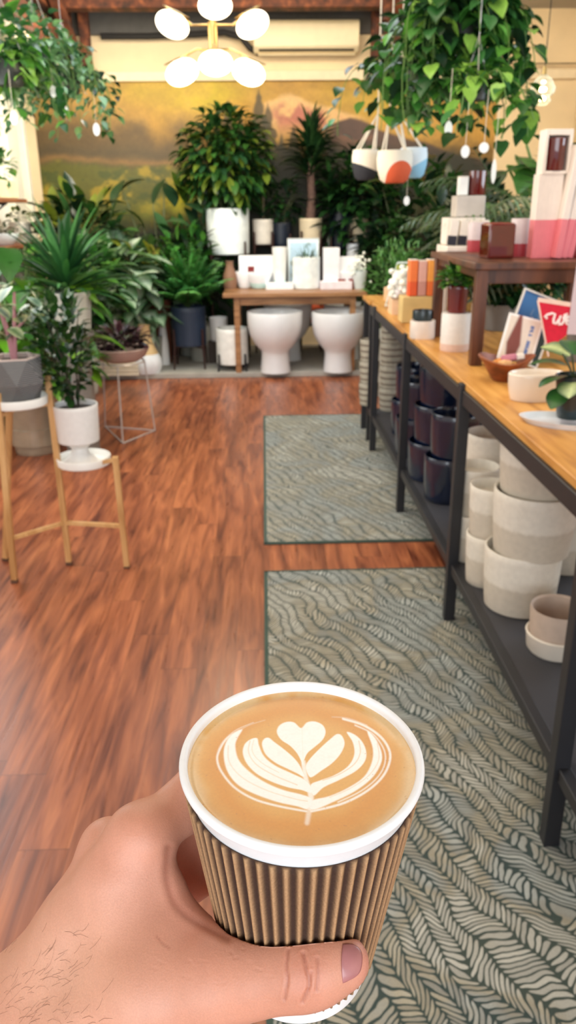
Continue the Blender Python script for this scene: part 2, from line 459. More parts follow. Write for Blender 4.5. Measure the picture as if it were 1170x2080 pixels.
beam('cross_beam', 'orange brown timber beam crossing the ceiling behind the globe chandelier', [((-.27, 7.95, 3.125), (2.9, .16, .15))])
def brace(label, pts, w=.1):
    mb = MB()
    for a, b in pts:
        mb.tube([a, b], w * .62, 4)
    return tag(obj('timber_brace', mb, timber, bevel=.004, ang=20), label, 'timber brace', 'roof timber braces')
brace('timber post and diagonal brace over left end of the mural', [((-1.62, 8.5, 2.68), (-1.62, 8.5, 3.19)), ((-1.66, 8.3, 2.72), (-1.66, 7.3, 3.19))])
brace('timber post and diagonal brace right of the wall mounted air conditioner', [((1.10, 8.5, 2.68), (1.10, 8.5, 3.19)), ((1.16, 8.3, 2.75), (1.16, 7.3, 3.19)), ((1.12, 7.9, 2.95), (1.12, 7.9, 3.19))])

# ---- mural: generic painted landscape (its own colours, on a flat panel on the wall)
def vnoise(u, v, fu, fv, seed):
    r = np.random.RandomState(seed); g = r.rand(64, 64)
    x = u * fu; y = v * fv; xi = np.floor(x).astype(int); yi = np.floor(y).astype(int)
    fx = x - xi; fy = y - yi; fx = fx * fx * (3 - 2 * fx); fy = fy * fy * (3 - 2 * fy)
    a = g[xi % 64, yi % 64]; b = g[(xi + 1) % 64, yi % 64]; c = g[xi % 64, (yi + 1) % 64]; d = g[(xi + 1) % 64, (yi + 1) % 64]
    return (a * (1 - fx) + b * fx) * (1 - fy) + (c * (1 - fx) + d * fx) * fy
def fbm(u, v, fu, fv, seed, o=4):
    s = 0; a = .5
    for k in range(o): s = s + a * vnoise(u + k * 3.3, v + k * 1.7, fu * 2 ** k, fv * 2 ** k, seed + k); a *= .5
    return s / (1 - .5 ** o)
def sm(a, b, x): t = np.clip((x - a) / (b - a), 0, 1); return t * t * (3 - 2 * t)
def mural():
    x0, x1, z0, z1 = -2.22, 2.35, 0.25, 2.6
    nx, nz = 460, 236
    X, Z = np.meshgrid(np.linspace(x0, x1, nx), np.linspace(z0, z1, nz), indexing='ij')
    px = 533 + X * 206; py = 165 + (2.6 - Z) / .00442           # a painter's grid over the wall
    u = X + 5; v = Z
    n1 = fbm(u, v, 1.3, 1.6, 3); n2 = fbm(u, v, 4, 5, 11); n3 = fbm(u, v, 10, 14, 23)
    wx = px + (n1 - .5) * 60; wy = py + (n1 - .5) * 40 + (n2 - .5) * 18
    L = lambda *c: np.array(lin(c))
    C = np.zeros(X.shape + (3,)); C[:] = L(176, 132, 50)
    def put(m, c): C[:] = C * (1 - m[..., None]) + L(*c) * m[..., None]
    put(sm(330, 190, wx) , (150, 116, 62))
    put(np.exp(-((wx - 430) / 85.) ** 2 - ((wy - 195) / 42.) ** 2) * .95, (190, 168, 26))
    put(np.exp(-((wx - 300) / 60.) ** 2 - ((wy - 185) / 24.) ** 2) * .7, (176, 150, 40))
    put(np.exp(-((wx - 760) / 90.) ** 2 - ((wy - 195) / 40.) ** 2) * .8, (178, 152, 30))
    put(np.exp(-((wx - 500) / 40.) ** 2 - ((wy - 250) / 45.) ** 2) * .7, (196, 134, 36))
    put(sm(.42, .6, n2) * .35, (206, 160, 70))
    put(sm(215, 290, wy + (n2 - .5) * 60) * sm(480, 330, wx) * .92, (86, 68, 40))      # mist and far woods left
    put(sm(285, 318, wy) * sm(420, 300, wx) * .5, (66, 62, 44))
    # pale rocky ridge
    ridge = 190 + np.abs(wx - 600) * .28 + (n2 - .5) * 36
    put(sm(ridge, ridge + 12, wy) * sm(530, 560, wx) * sm(760, 700, wx) * sm(300, 240, wy), (222, 178, 118))
    put(sm(ridge + 8, ridge + 30, wy) * sm(545, 580, wx) * sm(720, 680, wx) * sm(290, 240, wy) * sm(.45, .6, n2), (186, 112, 92))
    r2 = 232 + np.abs(wx - 715) * .35 + (n2 - .5) * 40
    put(sm(r2, r2 + 10, wy) * sm(640, 690, wx), (84, 60, 50))
    put(sm(r2 + 14, r2 + 40, wy) * sm(640, 700, wx) * sm(.5, .62, n2) * .7, (140, 96, 72))
    # standing firs
    for tx, ty, s in ((445, 215, 16), (468, 200, 18), (492, 226, 15), (530, 178, 22), (548, 205, 18), (600, 250, 18), (668, 250, 16), (575, 268, 20)):
        hw = np.clip((py - ty) * .26, 0, s) * (.55 + .8 * vnoise(u, v, 9, 26, int(tx)))
        put(sm(hw + 3, hw - 3, np.abs(px - tx)) * sm(ty - 2, ty + 8, py) * .88, (62, 56, 34))
    # sunlit shore and meadow
    put(np.exp(-((wy - 327) / 7.) ** 2) * sm(520, 400, px) * (.25 + .6 * n2), (156, 114, 60))
    g = sm(326, 342, wy); put(g * sm(560, 470, wx), (92, 90, 28))
    put(g * sm(.46, .6, n2) * sm(540, 420, wx), (150, 128, 34)); put(g * sm(.5, .62, n3) * sm(560, 440, wx) * .8, (62, 72, 26))
    put(np.exp(-((wx - 368) / 24.) ** 2 - ((wy - 405) / 52.) ** 2), (196, 184, 20))
    put(np.exp(-((wx - 310) / 30.) ** 2 - ((wy - 450) / 30.) ** 2) * .6, (150, 150, 50))
    put(sm(275, 330, wy + (n2 - .5) * 50) * sm(430, 520, wx), (38, 38, 22))
    put(sm(300, 380, wy) * sm(.5, .62, n2) * sm(440, 520, wx) * .6, (70, 72, 30))
    put(sm(430, 500, wy), (30, 34, 20))
    C *= (.82 + .36 * n3)[..., None]
    me = bpy.data.meshes.new('mural')
    V = np.stack([X, np.full_like(X, YB - .012), Z], -1).reshape(-1, 3)
    idx = np.arange(nx * nz).reshape(nx, nz)
    Q = np.stack([idx[:-1, :-1], idx[1:, :-1], idx[1:, 1:], idx[:-1, 1:]], -1).reshape(-1, 4)
    me.from_pydata(V.tolist(), [], Q.tolist())
    a = me.color_attributes.new('Col', 'FLOAT_COLOR', 'POINT')
    a.data.foreach_set('color', np.concatenate([C.reshape(-1, 3), np.ones((nx * nz, 1))], 1).astype(np.float32).ravel())
    o = obj('mural', me, attr_mat('mural_paint', .55, var=.08, scale=40))
    s = o.modifiers.new('thick', 'SOLIDIFY'); s.thickness = .008; s.offset = -1
    tag(o, 'wall sized painted landscape mural with golden sky, ridge and dark woods', 'mural')
mural()

# ---- carpet runners
def carpet_mat():
    q = NT('braided_leaf_carpet'); tc = q.n('TexCoord').outputs['Object']
    w1 = q.n('TexNoise', {'Vector': tc, 'Scale': 3.4, 'Detail': 2.0}).outputs[1]
    w2 = q.n('TexNoise', {'Vector': tc, 'Scale': 22.0, 'Detail': 1.0}).outputs[1]
    def vm(op, a, b): return q.n('VectorMath', {0: a, 1: b}, operation=op).outputs[0]
    p = vm('ADD', tc, vm('MULTIPLY', vm('SUBTRACT', w1, (.5, .5, .5)), (.20, .20, 0)))
    p = vm('ADD', p, vm('MULTIPLY', vm('SUBTRACT', w2, (.5, .5, .5)), (.016, .016, 0)))
    s = q.n('SeparateXYZ', {0: p}); x, y = s.outputs[0], s.outputs[1]
    x2 = q.math('ADD', q.math('MULTIPLY', x, .88), q.math('MULTIPLY', y, .47)); y2 = q.math('SUBTRACT', q.math('MULTIPLY', y, .88), q.math('MULTIPLY', x, .47))
    W = .046
    ux = q.math('DIVIDE', x2, W); ix = q.math('FLOOR', ux); a = q.math('SUBTRACT', q.math('FRACT', ux), .5)
    par = q.math('SUBTRACT', q.math('MULTIPLY', q.math('MODULO', q.math('ABSOLUTE', ix), 2.0), 2.0), 1.0)
    rr = q.n('TexWhiteNoise', {'W': ix}, noise_dimensions='1D').outputs[0]
    P = q.math('ADD', q.math('DIVIDE', y2, .0155), q.math('MULTIPLY', q.math('MULTIPLY', a, par), 2.3)); P = q.math('ADD', P, q.math('MULTIPLY', rr, 5.0))
    b = q.math('SUBTRACT', q.math('FRACT', P), .5); ip = q.math('FLOOR', P)
    e = q.math('ADD', q.math('POWER', q.math('DIVIDE', q.math('ABSOLUTE', b), .37), 2.4), q.math('POWER', q.math('DIVIDE', q.math('ABSOLUTE', a), .47), 3.0))
    m = q.n('MapRange', {0: e, 1: .8, 2: 1.05, 3: 1.0, 4: 0.0}).outputs[0]
    cr = q.n('TexWhiteNoise', {'Vector': q.n('CombineXYZ', {0: ix, 1: ip}).outputs[0]}, noise_dimensions='3D').outputs[0]
    zone = q.n('TexNoise', {'Vector': tc, 'Scale': 3.2, 'Detail': 3.0, 'Distortion': 1.2}).outputs[0]
    light = q.ramp(zone, [(.36, lin((166, 170, 166))), (.46, lin((156, 154, 144))), (.52, lin((166, 158, 138))), (.62, lin((184, 182, 172)))])
    light = q.mix(1.0, light, q.ramp(cr, [(0, (.78, .78, .78)), (1, (1.12, 1.12, 1.12))]), 'MULTIPLY')
    dark = q.ramp(zone, [(.4, lin((44, 62, 60))), (.6, lin((58, 70, 62)))])
    fuzz = q.n('TexNoise', {'Vector': tc, 'Scale': 420.0, 'Detail': 2.0}).outputs[0]
    c = q.mix(m, dark, light); c = q.mix(1.0, c, q.ramp(fuzz, [(.3, (.86,) * 3), (.7, (1.1,) * 3)]), 'MULTIPLY')
    q.set(Base_Color=c, Roughness=.95, Sheen_Weight=.2)
    q.bump(q.math('ADD', m, fuzz), .5, .003)
    return q.m
CARP = carpet_mat(); edgem = pm('carpet_binding', (64, 82, 74), .9)
for lab, y0, y1 in (('grey green braided pattern carpet runner under the coffee cup, nearest one', .2, 3.03), ('grey green carpet runner farther off, in front of the white pedestal bowls', 3.33, 5.705)):
    r = thing('carpet_runner', lab, 'carpet', (0, y0, 0), 0, 'carpet runners beside the display table')
    L_ = y1 - y0
    obj('pile', MB().box((.70, L_ / 2, .005), (1.42, L_ - .02, .010)), CARP, r, smooth=False)
    e = MB(); e.box((-.017, L_ / 2, .0045), (.014, L_, .011)); e.box((1.417, L_ / 2, .0045), (.014, L_, .011)); e.box((.7, .005, .0045), (1.44, .014, .011)); e.box((.7, L_ - .005, .0045), (1.44, .014, .011))
    obj('binding', e, edgem, r, smooth=False)

# ================================================================== CEILING THINGS
brass = pm('brushed_brass', (206, 176, 116), .3, metal=1.0, var=.05)
opal = None
q = NT('lit_opal_glass'); nz = q.n('TexNoise', {'Scale': 3.0}).outputs[0]
q.set(Base_Color=lin((255, 250, 238)), Emission_Color=q.ramp(nz, [(0, lin((255, 236, 200))), (1, lin((255, 242, 214)))]), Emission_Strength=3.2, Roughness=.3); opal = q.m
CHY = 4.6
hub = atY(433, 92, CHY)
ch = thing('globe_chandelier', 'brass chandelier with round opal glass globes hanging over the aisle', 'chandelier', tuple(hub))
st = MB(); st.tube([(0, 0, CEIL - hub[2]), (0, 0, -.09)], .014, 12); st.tube([(0, 0, .10), (0, 0, -.06)], .024, 12)
obj('stem', st, brass, ch); obj('canopy_plate', MB().lathe([(.0001, 0), (.07, 0), (.075, -.02), (.0001, -.02)], 24, (0, 0, CEIL - hub[2])), brass, ch)
for gx, gy, gyy, tx in ((437, 12, 4.55, 0), (350, 50, 4.6, .42), (513, 50, 4.6, -.42), (438, 128, 4.35, 0), (370, 147, 4.5, -.35), (505, 147, 4.5, .35)):
    p = atY(gx, gy, gyy) - hub
    gr = msz(p + hub, 35)
    end = Vector(p) + Vector((0, .02, gr * .8))
    am = MB().tube([(0, 0, -.03 if gy > 90 else .09), tuple(Vector((p[0] * .5, p[1] * .5, (p[2] + gr) * .5 + (.0)))), tuple(end)], .0055, 8)
    obj('arm', am, brass, ch)
    g = MB().ball((0, 0, 0), gr, 28, (1, 1, .70))
    go = obj('globe', g, opal, ch, loc=tuple(p), rot=(.15, tx, 0))
    obj('globe_cap', MB().lathe([(.0001, gr * .71), (gr * .8, gr * .66), (gr * .82, gr * .72), (.0001, gr * .77)], 24), brass, go)
# air conditioner
ap = atY(622, 108, 8.55)
ac = thing('air_conditioner', 'cream wall mounted air conditioner high on the back wall', 'air conditioner', (ap[0], 8.7, ap[2]))
acm = pm('aged_white_plastic', (238, 222, 186), .4, var=.03)
b = MB(); wv = 1.0; pr = [(-.01, 0), (-.16, .0), (-.215, .045), (-.215, .24), (-.19, .27), (-.01, .27)]
vs = [(sx * wv / 2, y, z) for sx in (-1, 1) for y, z in pr]; k = len(pr)
b.add(vs, [tuple(range(k))[::-1], tuple(range(k, 2 * k))] + [(i, (i + 1) % k, k + (i + 1) % k, k + i) for i in range(k)])
obj('housing', b, acm, ac, bevel=.012)
obj('air_vent', MB().box((0, -.19, .022), (.9, .02, .018), (.8, 0, 0)), pm('dark_vent', (70, 62, 52), .6), ac)
obj('louvre', MB().box((0, -.175, -.012), (.92, .05, .008), (.3, 0, 0)), acm, ac)
# black hose
hs = MB(); pts = [atY(*a) for a in ((205, 74, 8.6), (300, 74, 8.6), (400, 70, 8.58), (455, 66, 8.58), (490, 76, 8.56), (508, 98, 8.56), (526, 108, 8.60))]
pp = []
for i in range(len(pts) - 1):
    for t in (0, .33, .66): pp.append(pts[i] * (1 - t) + pts[i + 1] * t)
pp.append(pts[-1]); hs.tube(pp, .028, 10)
tag(obj('black_hose', hs, pm('black_rubber', (26, 24, 24), .6)), 'black insulated hose running along the upper wall into the air conditioner', 'hose')
# conduit across the right part of wall
hs = MB(); hs.tube([(1.3, 8.6, 2.72), (3.1, 8.6, 2.72)], .008, 8)
tag(obj('wall_conduit', hs, pm('grey_conduit', (150, 134, 110), .5)), 'thin conduit running along the cream wall behind the pendant bulb', 'conduit')
# pendant bulb
bp = atY(1103, 178, 5.4)
pb = thing('pendant_lamp', 'clear glass pendant bulb glowing in front of the cream wall', 'lamp', tuple(bp))
obj('cord', MB().tube([(0, 0, .10), (.0, 0, CEIL - bp[2])], .003, 6), pm('black_cord', (40, 34, 30), .6), pb)
obj('socket', MB().tube([(0, 0, .065), (0, 0, .115)], [.018, .012], 12), brass, pb)
obj('bulb_glass', MB().lathe([(.018, .07), (.05, .045), (.075, .0), (.07, -.03), (.045, -.05), (.055, -.075), (.03, -.098), (.0001, -.105)], 28), glass('clear_bulb_glass'), pb)
fm = MB()
for zz in (.03, -.01, -.06): fm.ball((0, 0, zz), .022 if zz < .02 else .013, 12, (1.1, 1.1, .75))
obj('filament', fm, pm('glowing_filament', (255, 226, 160), .5, emit=14.0), pb)
def pl(loc, e, col=(1, .82, .55), r=.05):
    l = bpy.data.lights.new('lamp_light', 'POINT'); l.energy = e; l.color = col; l.shadow_soft_size = r
    o = bpy.data.objects.new('lamp_light', l); COL.objects.link(o); o.location = loc
pl(tuple(hub + np.array([0, -.1, -.45])), 22)

# ================================================================== RIGHT DISPLAY TABLE
steel = pm('black_steel', (34, 34, 38), .45, var=.1)
def grain(name, c1, c2, c3, sc=(1.5, 12, 12), rough=.42):
    q = NT(name); tc = q.n('TexCoord').outputs['Object']
    nz = q.n('TexNoise', {'Vector': q.n('Mapping', {'Vector': tc, 'Scale': sc}).outputs[0], 'Scale': 2.0, 'Detail': 6.0, 'Distortion': .6}).outputs[0]
    q.set(Base_Color=q.ramp(nz, [(.3, lin(c1)), (.5, lin(c2)), (.72, lin(c3))]), Roughness=rough); q.bump(nz, .1, .002); return q.m
oak = grain('honey_oak', (160, 104, 44), (204, 144, 70), (226, 170, 92), (12, 1.5, 12))
walnut = grain('walnut_wood', (58, 30, 18), (96, 54, 32), (122, 72, 44), (10, 2, 2))
pine = grain('pale_pine', (178, 130, 78), (208, 162, 106), (224, 182, 128), (10, 10, 1.5))
TX0, TX1, TY0, TY1, TZ = .652, 1.40, .55, 4.96, .90
tb = thing('display_table', 'long black steel display table with honey wood top along the right side', 'table', (TX0, TY0, 0))
obj('tabletop', MB().box(((TX1 - TX0) / 2 + .004, (TY1 - TY0) / 2, TZ - .012), (TX1 - TX0 - .01, TY1 - TY0, .024)), oak, tb, bevel=.003)
fr = MB(); W_, D_ = TX1 - TX0, TY1 - TY0
for x in (.015, W_ - .015): fr.box((x, D_ / 2, TZ - .048), (.03, D_, .048))
for y in (.02, D_ - .02): fr.box((W_ / 2, y, TZ - .048), (W_ - .06, .03, .048))
obj('frame', fr, steel, tb, bevel=.002)
obj('shelf', MB().box((W_ / 2, D_ / 2, .225), (W_ - .03, D_ - .02, .025)), pm('charcoal_shelf', (52, 52, 58), .5, var=.15, scale=6), tb, bevel=.002)
sf = MB()
for x in (.018, W_ - .018): sf.box((x, D_ / 2, .222), (.03, D_ - .03, .036))
obj('shelf_rail', sf, steel, tb, bevel=.002)
for yy in (.02, 1.465 - TY0 + .01, 2.586 - TY0, 3.70 - TY0, 4.77 - TY0):
    for x in (.012, W_ - .02): obj('leg', MB().box((x, yy, (TZ - .004) / 2), (.038, .038, TZ - .004)), steel, tb, bevel=.002)
# a second, narrower unit closing the row
tb2 = thing('display_table', 'short black steel and wood unit at the far end of the long table', 'table', (TX0, 4.99, 0))
obj('tabletop', MB().box((.33, .2, TZ - .012), (.66, .36, .024)), oak, tb2, bevel=.003)
for yy in (.02, .32):
    for x in (.02, .64): obj('leg', MB().box((x, yy, (TZ - .026) / 2), (.036, .036, TZ - .026)), steel, tb2, bevel=.002)
# ------------------------------------------------------------------ placing by where a thing stands
def seat(px, py, z, wpx):
    p = atZ(px, py, z); r = msz(p, wpx / 2); p = p + np.array([p[0] / p[1] * r, r, 0]); r = msz(p, wpx / 2)
    return (p[0], p[1], z), r
def hm(loc, hpx): return msz(loc, hpx) / .97

stone = lambda: pm('grey_white_stoneware', (206, 198, 184), .6, var=.05, scale=40, bump=.1)
def banded_pot_mat():
    q = NT('two_tone_stoneware'); tc = q.n('TexCoord').outputs['Object']
    z = q.n('SeparateXYZ', {0: tc}).outputs[2]
    nz = q.n('TexNoise', {'Vector': tc, 'Scale': 60.0}).outputs[0]
    m = q.n('MapRange', {0: q.math('ADD', z, q.math('MULTIPLY', nz, .01)), 1: .098, 2: .108, 3: 0.0, 4: 1.0}).outputs[0]
    c = q.mix(m, lin((206, 196, 180)), lin((228, 221, 208)))
    c = q.mix(1.0, c, q.ramp(nz, [(.3, (.94,) * 3), (.7, (1.04,) * 3)]), 'MULTIPLY')
    q.set(Base_Color=c, Roughness=.45); return q.m
two = banded_pot_mat()
proto_pot = None
def stack_pot(x, y, z, r, h, label, mat, group, taper=.9, cat='plant pot'):
    root = thing('plant_pot', label, cat, (x, y, z), 0, group)
    P = pot_prof(r, h, taper, t=.007, belly=.02)
    obj('pot_body', MB().lathe(P, 40), mat, root, ang=40)
    return root
SZ = .2375
# tall front stack: three large pots
gW = 'white stoneware planters on the lower shelf'
(lx, ly, _), lr = seat(1048, 1262, SZ, 150)
for k, lab in enumerate(('large two tone white planter at the bottom of the tall front stack', 'large two tone white planter in the middle of the tall front stack', 'large two tone white planter topping the tall front stack under the tabletop')):
    stack_pot(lx + (.0, .018, .026)[k], ly + (0, -.01, 0)[k], SZ + k * .196, lr * (1.0, 1.06, 1.06)[k], .205, lab, two, gW, .9)
(ax, ay, _), ar = seat(985, 1200, SZ, 92)
for k, lab in enumerate(('small white planter at the bottom of the middle narrow stack on the lower shelf', 'small white planter with dark opening in the middle narrow stack on the lower shelf')):
    stack_pot(ax, ay, SZ + k * .172, ar, .18, lab, two, gW, .88)
(bx, by, _), br = seat(952, 1148, SZ, 92)
for k, lab in enumerate(('small white planter at the foot of the stack beside the steel table leg', 'small white planter with bluish rim upon the stack beside the steel table leg')):
    stack_pot(bx, by, SZ + k * .172, br, .18, lab, two, gW, .88)
stack_pot(bx + .12, by + .22, SZ, .105, .21, 'white planter low at the back of the lower shelf behind the narrow stacks', two, gW)
stack_pot(bx + .12, by + .22, SZ + .2, .105, .21, 'white planter with tapered base high behind the narrow stacks on the lower shelf', two, gW)
stack_pot(lx + .25, ly + .30, SZ, .12, .3, 'white tall planter in the shade far back on the lower shelf', two, gW)
# pinkish grey pot in saucer
(cx_, cy_, _), cr = seat(1122, 1350, SZ, 118)
root = thing('saucer_pot', 'warm grey stoneware pot with attached saucer rim, nearest on the lower shelf', 'plant pot', (cx_, cy_, SZ))
obj('pot_body', MB().lathe([(.0001, 0), (cr * .82, 0), (cr * .9, .03), (cr * .9, .05), (cr * .95, .135), (cr * .93, .14), (cr * .86, .135), (cr * .82, .05), (.0001, .045)], 40), pm('warm_grey_clay', (186, 166, 150), .6, var=.08, scale=30), root)
obj('saucer', MB().lathe([(cr * .86, 0.0), (cr * .95, .01), (cr * 1.0, .052), (cr * 1.03, .058), (cr * .97, .062), (cr * .90, .055), (cr * .88, .01)], 40), pm('pale_clay', (218, 208, 194), .55, var=.05), root)
# navy pots
navy = pm('navy_glaze', (12, 24, 48), .18, var=.2, scale=10, coat=.6)
gN = 'navy glazed planters stacked on the lower shelf'
navspots = [((905, 1028, 96), 'right at the front edge beside the steel leg'), ((880, 985, 110), 'second from the right'), ((848, 935, 96), 'third from the right'), ((830, 890, 76), 'at the far end of the navy row')]
for i, ((px, py, wd), where) in enumerate(navspots):
    (x, y, _), r = seat(px, py, SZ, wd)
    for k in range(2 if i != 1 else 3):
        stack_pot(x + .02 * k, y, SZ + k * (.19 if i != 1 else .175), r, .2 if i != 1 else .18, 'navy glazed planter %s, %s' % (('lowest of its stack', 'second of its stack', 'topmost of its stack')[k], where), navy, gN, .93)
for i, (dx, dy) in enumerate(((.2, .25), (.28, -.1))):
    for k in range(2):
        stack_pot(x + dx, y + dy - .3, SZ + k * .2, .11, .21, 'navy planter %s in the back row, %s' % (('below', 'above')[k], ('behind the far navy stacks', 'toward the middle of the table')[i]), navy, gN, .93)
# banded stoneware bowls
def strata():
    q = NT('grey_banded_stoneware'); tc = q.n('TexCoord').outputs['Object']
    z = q.n('SeparateXYZ', {0: tc}).outputs[2]
    m = q.math('GREATER_THAN', q.math('FRACT', q.math('MULTIPLY', z, 26.0)), .72)
    nz = q.n('TexNoise', {'Vector': tc, 'Scale': 40.0}).outputs[0]
    c = q.mix(m, lin((170, 164, 150)), lin((110, 98, 88))); c = q.mix(1.0, c, q.ramp(nz, [(.3, (.85,) * 3), (.7, (1.1,) * 3)]), 'MULTIPLY')
    q.set(Base_Color=c, Roughness=.5); return q.m
strat = strata()
for i, ((px, py, wd, nn), where) in enumerate((((792, 838, 48, 4), 'seen between the second and third table legs'), ((748, 826, 40, 3), 'at the far end of the table'))):
    (x, y, _), r = seat(px, py, SZ, wd)
    for k in range(nn):
        stack_pot(x, y, SZ + k * .14, r, .145, 'banded stoneware pot %s, %s' % (('lowest of its stack', 'second from below', 'third from below', 'on top of the four')[k], where), strat, 'grey banded pots on the lower shelf', .86)

# ------------------------------------------------------------------ walnut riser on the table
RZ = 1.262
rx0, ry0, ry1, rx1 = .750, 2.86, 3.60, 1.39
rs = thing('riser_shelf', 'walnut riser bench standing on the display table holding red candles', 'shelf', (rx0, ry0, TZ))
hh = RZ - TZ
obj('board', MB().box(((rx1 - rx0) / 2, (ry1 - ry0) / 2, hh - .012), (rx1 - rx0 + .03, ry1 - ry0 + .03, .024)), walnut, rs, bevel=.003)
for x in (.02, rx1 - rx0 - .02):
    for y in (.02, ry1 - ry0 - .02): obj('leg', MB().box((x, y, (hh - .024) / 2), (.042, .042, hh - .024)), walnut, rs, bevel=.003)
ap_ = MB(); ap_.box(((rx1 - rx0) / 2, .04, hh - .05), (rx1 - rx0 - .08, .02, .05)); ap_.box(((rx1 - rx0) / 2, ry1 - ry0 - .04, hh - .05), (rx1 - rx0 - .08, .02, .05)); ap_.box((.02, (ry1 - ry0) / 2, hh - .04), (.02, ry1 - ry0 - .08, .03))
obj('apron', ap_, walnut, rs, bevel=.002)

pinkw = lin((232, 214, 208)); coral = lin((222, 108, 112))
def two_tone(name, split, top=(232, 220, 212), bot=(224, 124, 130), rough=.45):
    if name in _mc: return _mc[name]
    q = NT(name); z = q.n('SeparateXYZ', {0: q.n('TexCoord').outputs['Object']}).outputs[2]
    nz = q.n('TexNoise', {'Scale': 8.0}).outputs[0]
    m = q.math('GREATER_THAN', z, split)
    c = q.mix(m, lin(bot), lin(top)); c = q.mix(1.0, c, q.ramp(nz, [(.3, (.95,) * 3), (.7, (1.03,) * 3)]), 'MULTIPLY')
    q.set(Base_Color=c, Roughness=rough); _mc[name] = q.m; return q.m
redgl = pm('dark_red_candle_glass', (92, 18, 16), .08, var=.15, coat=1.0)
# on the riser
def candle_jar(label, loc, w_, h_, mat=redgl, rz=.1):
    root = thing('candle_jar', label, 'candle', loc, rz, 'candles on the riser')
    b = MB(); b.box((0, 0, h_ / 2), (w_, w_, h_)); obj('jar', b, mat, root, bevel=.006)
    obj('wax', MB().box((0, 0, h_ + .001), (w_ * .86, w_ * .86, .003)), pm('candle_wax', (150, 60, 44), .5), root)
    obj('wick', MB().tube([(0, 0, h_), (0, .002, h_ + .012)], .0012, 6), pm('wick', (40, 34, 30), .8), root)
    return root
l, r = seat(1007, 526, RZ, 57); candle_jar('square dark red glass candle at the front corner of the walnut riser', l, 2 * r * .95, hm(l, 64))
def tumbler(label, px, py, z, wd, hpx, mat, cat='candle', group=None, name='candle_tin'):
    l, r = seat(px, py, z, wd); h = hm(l, hpx)
    root = thing(name, label, cat, l, 0, group)
    obj('body', MB().lathe([(.0001, 0), (r * .97, 0), (r, .004), (r, h - .003), (r * .98, h), (r * .9, h), (r * .88, h - .01), (.0001, h - .012)], 32), mat, root)
    return root
tumbler('white tumbler with coral base right of the square red candle', 1052, 522, RZ, 38, 70, two_tone('white_coral_split', .048, (214, 196, 196), (176, 62, 70)))
tumbler('white tumbler with coral base left behind the square red candle', 966, 512, RZ, 36, 54, two_tone('white_coral_split', .048), )
def carton(name, label, cat, loc, w_, d_, h_, mat, rot=(0, 0, 0), group=None, lid=True):
    root = thing(name, label, cat, loc, 0, group); root.rotation_euler = rot
    obj('carton_body', MB().box((0, 0, h_ / 2), (w_, d_, h_)), mat, root, bevel=.003)
    if lid: obj('carton_lid', MB().box((0, 0, h_ + .002), (w_ * .98, d_ * .98, .004)), pm('cream_board', (238, 226, 214), .6), root)
    return root
tallm = two_tone('incense_carton', .135, (236, 222, 210), (226, 122, 130))
l, r = seat(1098, 526, RZ, 50); hB = hm(l, 150)
carton('gift_carton', 'upright cream carton with coral base on the riser, with a red candle box on top', 'box', l, 2 * r, .06, hB, tallm)
for k, (dx, a) in enumerate(((.036, .10), (.062, .13), (.088, .15))):
    carton('incense_box', ('tall slim leaning box with coral base, leftmost of the three', 'tall slim leaning box with coral base, middle one of the three', 'tall slim leaning box with coral base, rightmost with bluish edge')[k], 'box', (l[0] + dx, l[1] - .045 + k * .012, RZ + .003), .024, .075, .375, tallm, (0, a, 0), 'tall slim boxes on the riser')
fb = thing('candle_box', 'white framed box with dark red candle on top of the cream carton', 'box', (l[0] + .012, l[1], RZ + hB + .004))
fm = MB(); ww, hh2 = .098, .145
fm.box((-ww / 2 + .006, 0, hh2 / 2), (.012, .07, hh2)); fm.box((ww / 2 - .006, 0, hh2 / 2), (.012, .07, hh2)); fm.box((0, 0, .005), (ww - .024, .07, .01)); fm.box((0, 0, hh2 - .01), (ww - .024, .07, .02)); fm.box((0, .032, hh2 / 2), (ww - .024, .006, hh2 - .03))
obj('carton_frame', fm, pm('cream_board', (238, 226, 214), .6), fb, bevel=.002)
obj('candle', MB().lathe([(.0001, 0), (.032, 0), (.034, .004), (.034, .105), (.03, .108), (.0001, .1)], 24, (0, -.008, .0105)), redgl, fb)
l2, r2 = seat(1137, 522, RZ, 26)
gv = thing('glass_vase', 'slim clear glass vase between the leaning boxes and the red planter', 'vase', l2)
obj('vase_glass', MB().lathe([(.0001, 0), (.016, 0), (.018, .01), (.012, .05), (.014, .14), (.0165, .145), (.012, .14), (.0105, .05), (.014, .012), (.0001, .01)], 20), glass('clear_glass'), gv)
obj('metal_ball', MB().ball((0, 0, .0205), .009, 12), pm('chrome', (210, 214, 220), .1, metal=1, var=.02), gv)
l, r = seat(1172, 524, RZ, 62)
pt = potted('potted_shrub', 'small bushy green plant in a red pot at the right end of the riser', 'potted plant', l, r, hm(l, 52), pm('red_clay_pot', (142, 52, 50), .5), .85)
foliage_bush(pt, (0, 0, .17), (.075, .075, .09), 170, .05, .022, 'oval', G_MID, 41, up=.6, base=(0, 0, .07), stem_r=.002)
